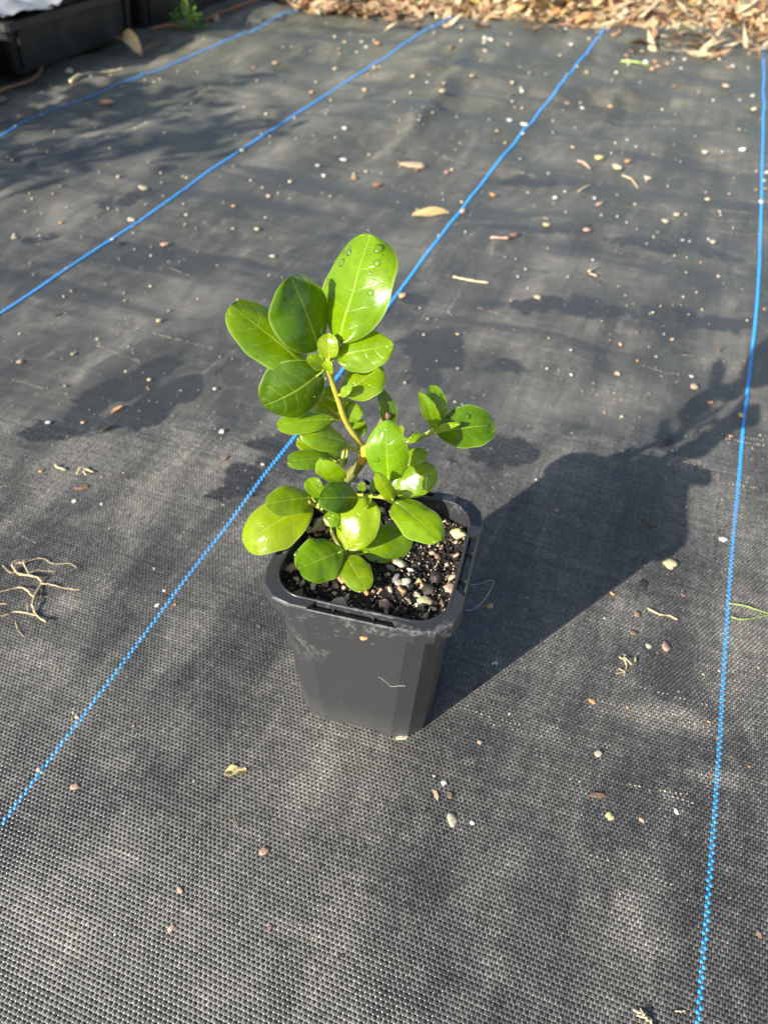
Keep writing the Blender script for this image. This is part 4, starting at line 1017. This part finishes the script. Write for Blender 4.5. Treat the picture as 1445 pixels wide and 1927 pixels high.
strands('twig', [([(1168,118),(1195,121),(1220,124)], .0035, .0028, .002)], M_GRASS, 'short green stalk near the far litter', 'plant scrap')
strands('fibre_scrap', [([(405,1545),(398,1575),(392,1560)], .00012, .0001, .0006), ([(430,1540),(445,1555),(440,1570)], .00012, .0001, .0006), ([(435,1545),(450,1535)], .00012, .0001, .0004), ([(440,1530),(446,1560)], .00012, .0001, .0004), ([(403,1472),(408,1483)], .00016, .0001, .0006)], M_STRAW, 'wispy scatter of pale fibres in front left of the pot', 'fibre', n=3)['kind'] = 'stuff'
# loose fibre standing off the pot rim
P = smoothpath([atY(*p) for p in ((886,1100,.268), (902,1099,.268), (924,1092,.268), (928,1100,.267), (909,1131,.264), (890,1147,.262), (876,1148,.260))], 6)
c0 = P[0].copy(); V, Fs = tube([p-c0 for p in P], .00009, 4); o = mk('fibre', mesh_py('fibre', V, Fs, True), M_HAIR); o.location = c0
tag(o, 'fine white looped fibre sticking out beside the pot rim', 'fibre')
# bits stuck to the front wall of the pot
def wall_hit(u, v):
    # front wall plane through the body's upper and lower front edges
    a, b, c = [Vector((POTC[0], POTC[1], 0))+ROT @ Vector(q) for q in ((-.02, -.0455, POT_H-.004), (.02, -.0455, POT_H-.004), (0, -.0425, .06))]
    nn = (b-a).cross(c-a).normalized(); d = ray(u, v); t = (a-CAM).dot(nn)/d.dot(nn)
    if nn.dot(d) > 0: nn = -nn
    return CAM+d*t, nn
p, nn = wall_hit(686, 1199); o = mk('soil_crumb', RM['orange'][2]); o.location = p+nn*.0007; o.scale = (.0014, .0013, .0013); tag(o, 'tiny orange brown crumb stuck to the front wall of the pot', 'crumb')
P = [wall_hit(u, v)[0]+wall_hit(u, v)[1]*.0003 for u, v in ((712,1273), (722,1279), (731,1287), (738,1291), (750,1290), (763,1290))]; P = smoothpath(P, 4); c0 = P[0].copy()
V, Fs = tube([p-c0 for p in P], .00006, 4); o = mk('fibre', mesh_py('fibre', V, Fs, True), M_HAIR); o.location = c0; tag(o, 'short white fibre stuck to the front wall of the pot', 'fibre')
# dry leaf pieces
M_DRY = leaf_material('dry_leaf', (.30, .17, .08), (.34, .22, .12), .55, .12, .5)
def dryleaf(u0, v0, u1, v1, wpx, tint, label, cat='dry leaf', name='dry_leaf', group=None, z0=.002, z1=.002, bend=.1, cup=.2, wav=.06, shape=(.6, .6), face=None, mat=None, bz=None):
    P0, P1 = ground(u0, v0), ground(u1, v1); P0.z += z0; P1.z += z1; c0 = P0.copy()
    W = wpx*depth((P0+P1)/2)/FPX
    o = mk(name, leaf_mesh(name, P0-c0, P1-c0, face or Vector((random.gauss(0, .3), random.gauss(0, .3)-.3, 1)), W, shape[0], shape[1], bend, cup, wav, random.uniform(0, 9), 12, 8), mat or M_DRY); o.location = c0
    o.color = (*tint, 1); return tag(o, label, cat, group)
dryleaf(422,1455,464,1452,22,(1.9,2.6,2.4),'pale yellow green scrap of leaf in front left of the pot', 'leaf scrap', 'leaf_scrap', bend=.02, cup=.15, wav=.16, z0=.0006, z1=.0006, shape=(.3, .35))
dryleaf(774,405,846,399,20,(1.6,1.9,1.8),'pale folded dry leaf left of the middle blue thread', bend=.05, cup=.1, z0=.0, z1=.0)
dryleaf(228,92,268,108,30,(2.0,2.4,2.6),'pale curled dry leaf lying by the black tray', bend=.25, cup=.35, z0=.012)
strands('leaf_stalk', [([(262,110),(285,97),(305,84)], .0035, .003, .006)], M_BROWN, 'brown stalk beside the pale curled leaf by the tray', 'twig')
strands('bark_strip', [([(-12,190),(20,178),(50,160),(72,152),(86,133)], .006, .003, .006)], M_BROWN, 'reddish brown bark strip leaning at the corner of the black tray', 'bark strip')
strands('bark_strip', [([(135,158),(160,145),(205,138),(232,132)], .006, .003, .002)], M_STRAW, 'weathered grey straw strip in the shade of the tray', 'bark strip')
strands('bark_strip', [([(285,60),(318,56),(345,55)], .006, .006, .004)], M_BROWN, 'brown bark strip left of the green weed', 'bark strip')
strands('bark_strip', [([(385,45),(410,36),(440,20),(480,8),(500,0)], .007, .006, .006)], M_BROWN, 'long brown bark strip right of the green weed', 'bark strip')
pebble(405,38,9,'tan','pale stone beside the green weed at the tray')
pebble(7,192,10,'grey','grey lump at the left edge by the bark strip')
pebble(132,137,7,'cream','cream lump of grit in the shade in front of the tray')

# ------------------------------------------------------------------ trays along the left
T = NT('tray_plastic'); P = T.n('NewGeometry').outputs['Position']; nz = T.noise(P, 30, 5, .6)
M_TRAY = T.out(T.bsdf(T.mix(T.ramp(nz, .45, .8), (.010, .010, .011), (.035, .034, .033)), .42))
def tray(tc, label, L=.385, Wd=.30, Hh=.085, s_front=-1.147):
    x, y = st2xy(s_front-Wd/2, tc); e = empty('nursery_tray', (x, y, hz1(x, y)-.004)); e.rotation_euler[2] = -LY
    tag(e, label, 'tray', 'black trays in a row along the mat')
    def boxloop(w, l, z, c=.015):
        P = []
        for sx, sy in ((1, -1), (1, 1), (-1, 1), (-1, -1)):
            a = {(1, -1): -90, (1, 1): 0, (-1, 1): 90, (-1, -1): 180}[(sx, sy)]
            for k in range(4):
                an = math.radians(a+30*k); P.append([sx*(w/2-c)+c*math.cos(an), sy*(l/2-c)+c*math.sin(an), z])
        return P
    V, Fs = loft([boxloop(Wd-.03, L-.03, .006), boxloop(Wd-.012, L-.012, Hh), boxloop(Wd-.018, L-.018, Hh), boxloop(Wd-.036, L-.036, .012)])
    n = 16; Fs.append(tuple(range(n))[::-1]); Fs.append(tuple(range(3*n, 4*n))); mk('body', mesh_py('tray_body', V, Fs), M_TRAY, e)
    V, Fs = loft([boxloop(Wd-.011, L-.011, Hh-.012), boxloop(Wd, L, Hh-.010), boxloop(Wd, L, Hh+.003), boxloop(Wd-.024, L-.024, Hh+.004), boxloop(Wd-.024, L-.024, Hh-.004)]); mk('rim', mesh_py('tray_rim', V, Fs), M_TRAY, e)
    for k in (-.42, .42):
        V = []; x0 = Wd/2-.012
        for (dx, z) in ((-.004, .008), (.0035, .02), (.0105, Hh-.013), (.002, Hh-.013)):
            for dy in (-.006, .006): V.append((x0+dx, k*L+dy, z))
        mk('rib', mesh_py('tray_rib', V, [(0, 1, 3, 2), (2, 3, 5, 4), (4, 5, 7, 6), (6, 7, 1, 0), (0, 2, 4, 6), (1, 7, 5, 3)]), M_TRAY, e)
    return e
tray(1.405, 'black plastic nursery tray with a grey plastic sheet on it, upper left corner')
tray(1.000, 'black plastic nursery tray cut by the left edge of the photo')
tray(1.815, 'black plastic nursery tray behind the green weed')
tray(2.225, 'black plastic nursery tray farthest along the row')
tray(.595, 'black plastic nursery tray outside the left edge, second from the corner one')
tray(.190, 'black plastic nursery tray outside the left edge, nearest of the row')
# crumpled plastic sheet lying in the corner tray
V, Fs = [], []; n = 26
for j in range(n):
    for i in range(n):
        s = -1.286+ (i/(n-1)-.5)*.27; t = 1.41+(j/(n-1)-.5)*.37
        x, y = st2xy(s, t); z = .102+.022*mnoise.noise((s*11, t*9, 2.))+.014*mnoise.noise((s*30, t*26, 7.))+.006*mnoise.noise((s*70, t*70, 1.))
        V.append((x, y, z))
for j in range(n-1):
    for i in range(n-1): Fs.append((j*n+i, j*n+i+1, (j+1)*n+i+1, (j+1)*n+i))
T = NT('cloudy_plastic'); P = T.n('NewGeometry').outputs['Position']; nz = T.noise(P, 18, 4)
tag(mk('plastic_sheet', mesh_py('plastic_sheet', V, Fs, True), T.out(T.bsdf(T.mix(nz, (.13, .133, .137), (.30, .305, .31)), .22))), 'crumpled shiny grey plastic sheet lying on the corner tray', 'plastic sheet')
# ---- green weed at the foot of the trays
M_WEED = leaf_material('weed_leaf', (.10, .23, .02), (.14, .26, .05), .4, .35, .3)
p = ground(358, 52); WEED = empty('weed', p); tag(WEED, 'small bright green weed growing at the foot of the black trays', 'weed')
V, Fs = [], []
for i in range(14):
    a = random.uniform(0, 6.28); r = random.uniform(.01, .035); h = random.uniform(.015, .05)
    if i > 10: r, h = random.uniform(0, .02), random.uniform(.08, .12)
    tube(smoothpath([(0, 0, 0), (math.cos(a)*r*.4, math.sin(a)*r*.4, h*.6), (math.cos(a)*r, math.sin(a)*r, h)], 3), [.0012]*7, 4, True, V, Fs)
mk('stalks', mesh_py('weed_stalks', V, Fs, True), M_GRASS, WEED)
for i in range(90):
    a = random.uniform(0, 6.28); r = .045*math.sqrt(random.random()); z = random.uniform(.004, .050)*(1-.5*r/.045)
    if i > 75: r *= .4; z = random.uniform(.05, .12)
    P0 = Vector((math.cos(a)*r*.7, math.sin(a)*r*.7, z)); d = Vector((math.cos(a+random.gauss(0, .6)), math.sin(a+random.gauss(0, .6)), random.uniform(0, .6))).normalized()
    o = mk('leaf', leaf_mesh('weed_leaf', P0, P0+d*random.uniform(.010, .018), Vector((random.gauss(0, .4), random.gauss(0, .4), 1)), random.uniform(.007, .011), .6, .5, .08, -.1, .05, i, 5, 4), M_WEED, WEED)
    k = random.uniform(.7, 1.3); o.color = (k, k, k, 1)
# ---- leafy shrubs in the near trays (they shade the mat at the upper left)
def shrub(s, t, hgt, wid, nleaf, label, seed):
    r = random.Random(seed); x, y = st2xy(s, t); e = empty('tray_shrub', (x, y, .02)); tag(e, label, 'shrub', 'shrubs standing in the trays outside the left edge')
    V, Fs = [], []; tips = []
    for k in range(9):
        a = r.uniform(0, 6.28); q = r.uniform(.2, 1)*wid; h = hgt*r.uniform(.6, 1)
        pts = smoothpath([(0, 0, 0), (math.cos(a)*q*.3, math.sin(a)*q*.3, h*.5), (math.cos(a)*q, math.sin(a)*q, h)], 4); tube(pts, [.005-.0035*i/8 for i in range(len(pts))], 6, True, V, Fs); tips.append(pts)
    mk('trunk', mesh_py('shrub_trunk', V, Fs, True), M_WOOD, e)
    V, Fs = [], []
    for i in range(nleaf):
        pts = r.choice(tips); c = pts[r.randrange(3, len(pts))]+Vector((r.gauss(0, wid*.22), r.gauss(0, wid*.22), r.gauss(0, .035)))
        d = Vector((r.gauss(0, 1), r.gauss(0, 1), r.gauss(.2, .6))).normalized(); sd = d.cross(Vector((r.gauss(0, .4), r.gauss(0, .4), 1))).normalized(); L = r.uniform(.03, .05); W = L*.28
        b = len(V); up = sd.cross(d)*L*.08
        V += [c, c+d*L*.35+sd*W+up, c+d*L*.35-sd*W+up, c+d*L*.75+sd*W*.9+up, c+d*L*.75-sd*W*.9+up, c+d*L, c+d*L*.35-up*.5, c+d*L*.75-up*.5]
        Fs += [(b, b+6, b+1), (b, b+2, b+6), (b+1, b+6, b+7, b+3), (b+6, b+2, b+4, b+7), (b+3, b+7, b+5), (b+7, b+4, b+5)]
    mk('crown', mesh_py('shrub_crown', V, Fs), simple('shrub_leaf', (.05, .11, .02), .4, .3, 60), e)
shrub(-1.29, .10, .50, .12, 420, 'leafy green shrub in the nearest tray outside the left edge', 5)
shrub(-1.30, .52, .42, .12, 380, 'leafy green shrub in the second tray outside the left edge', 9)

# ------------------------------------------------------------------ far litter
T = NT('dry_litter'); P = T.n('NewGeometry').outputs['Position']; ri = T.n('NewGeometry').outputs['Random Per Island']
cr = T.n('ValToRGB'); T.set(cr.inputs[0], ri); e = cr.color_ramp.elements; e[0].color = (.16, .09, .05, 1); e[1].color = (.66, .56, .36, 1)
for p_, c_l in ((.22, (.36, .19, .09)), (.42, (.52, .32, .16)), (.62, (.58, .45, .26)), (.82, (.66, .55, .30))): el_ = cr.color_ramp.elements.new(p_); el_.color = (*c_l, 1)
M_LITTER = T.out(T.bsdf(T.mix(T.math('MULTIPLY', T.noise(P, 90, 4), .5), cr.outputs[0], (.20, .12, .07)), .7))
V, Q4 = [], []
for i in range(5200):
    x = random.uniform(-.30, 1.7); e = float(far_edge(np.array(x)))
    d = abs(random.gauss(0, .22))-.02
    if x < -.25: d += .05
    if x > .1: d -= random.random()**3*.07
    if i % 14 == 0 and x > -.1: d = -random.random()**1.6*.22
    y = e+d; z = random.uniform(.0, .022)*min(1, max(.15, d/.08))+(.01 if d > .1 else .001)
    a = random.uniform(0, 6.28); L = random.uniform(.008, .045); W = min(L*random.uniform(.05, .4), .009); el = random.gauss(0, .35)
    dx, dy, dz = math.cos(a)*math.cos(el), math.sin(a)*math.cos(el), math.sin(el); sx, sy = -math.sin(a), math.cos(a); k = random.uniform(-.3, .3)*L
    b = len(V)
    V += [(x-dx*L, y-dy*L, z-dz*L), (x-sx*W, y-sy*W, z+k), (x+dx*L, y+dy*L, z+dz*L), (x+sx*W, y+sy*W, z+k*.6)]
    Q4.append((b, b+1, b+2, b+3))
tag(mk('leaf_litter', mesh_np('leaf_litter', V, Q4, False), M_LITTER), 'mass of small dry brown litter along the far edge of the mat', 'litter', kind='stuff')
LL = 'dry leaf in the tan litter along the far edge of the mat'; LG = 'dry leaves in the far litter'
for i in range(60):
    u = random.triangular(700, 1460, 1150); v = random.uniform(-14, 50) if u > 900 else random.uniform(-14, 18)
    if v > 28 and u > 1150: v -= 10
    a = random.gauss(0, .35); L = random.uniform(14, 48); tn = random.choice(((1.9,2.0,1.9), (2.0,2.3,2.0), (1.7,1.3,1.1), (2.0,1.8,1.2), (1.5,1.1,.9), (1.8,2.4,1.4)))
    dryleaf(u, v, u+math.cos(a)*L, v+math.sin(a)*L*.4, random.uniform(7, 22), tn, LL, 'dry leaf', 'dry_leaf', LG, random.uniform(.004, .03), random.uniform(.004, .03), random.uniform(.05, .25), random.uniform(.1, .4), .1)
for (u0, v0, u1, v1, wp, tn, lab) in ((1100,22,1165,14,34,(1.9,1.3,.8),'broad orange dry leaf in the far litter right of the middle thread'), (1255,14,1300,22,20,(1.3,.75,.6),'dark red brown dry leaf in the far litter'), (960,30,1055,34,36,(2.0,2.2,1.7),'long pale folded dry leaf at the front of the far litter'), (1060,30,1100,24,18,(1.6,1.0,.8),'small reddish dry leaf at the front of the far litter'), (925,14,950,10,14,(2.2,2.8,2.8),'small whitish dry leaf in the far litter')):
    dryleaf(u0, v0, u1, v1, wp, tn, lab, 'dry leaf', 'dry_leaf', LG, .03, .035, .12, .25, .1)
for (u, v) in ((778, 3), (890, 12), (905, 2), (1085, 8)):
    p = ground(u, v); V, Fs = [], []
    for i in range(26):
        a = random.uniform(0, 6.28); r = random.uniform(.005, .03); h = random.uniform(.02, .05)
        tube(smoothpath([(0, 0, 0), (math.cos(a)*r*.5, math.sin(a)*r*.5, h*.7), (math.cos(a)*r*1.3, math.sin(a)*r*1.3, h)], 3), [.0016, .0016, .0015, .0014, .0012, .001, .0005], 4, True, V, Fs)
    o = mk('grass_tuft', mesh_py('grass_tuft', V, Fs, True), M_GRASS); o.location = p
    tag(o, 'small green grass tuft sprouting from the far litter', 'grass', 'grass tufts in the far litter')
print('weave tris', TRI_WEAVE)
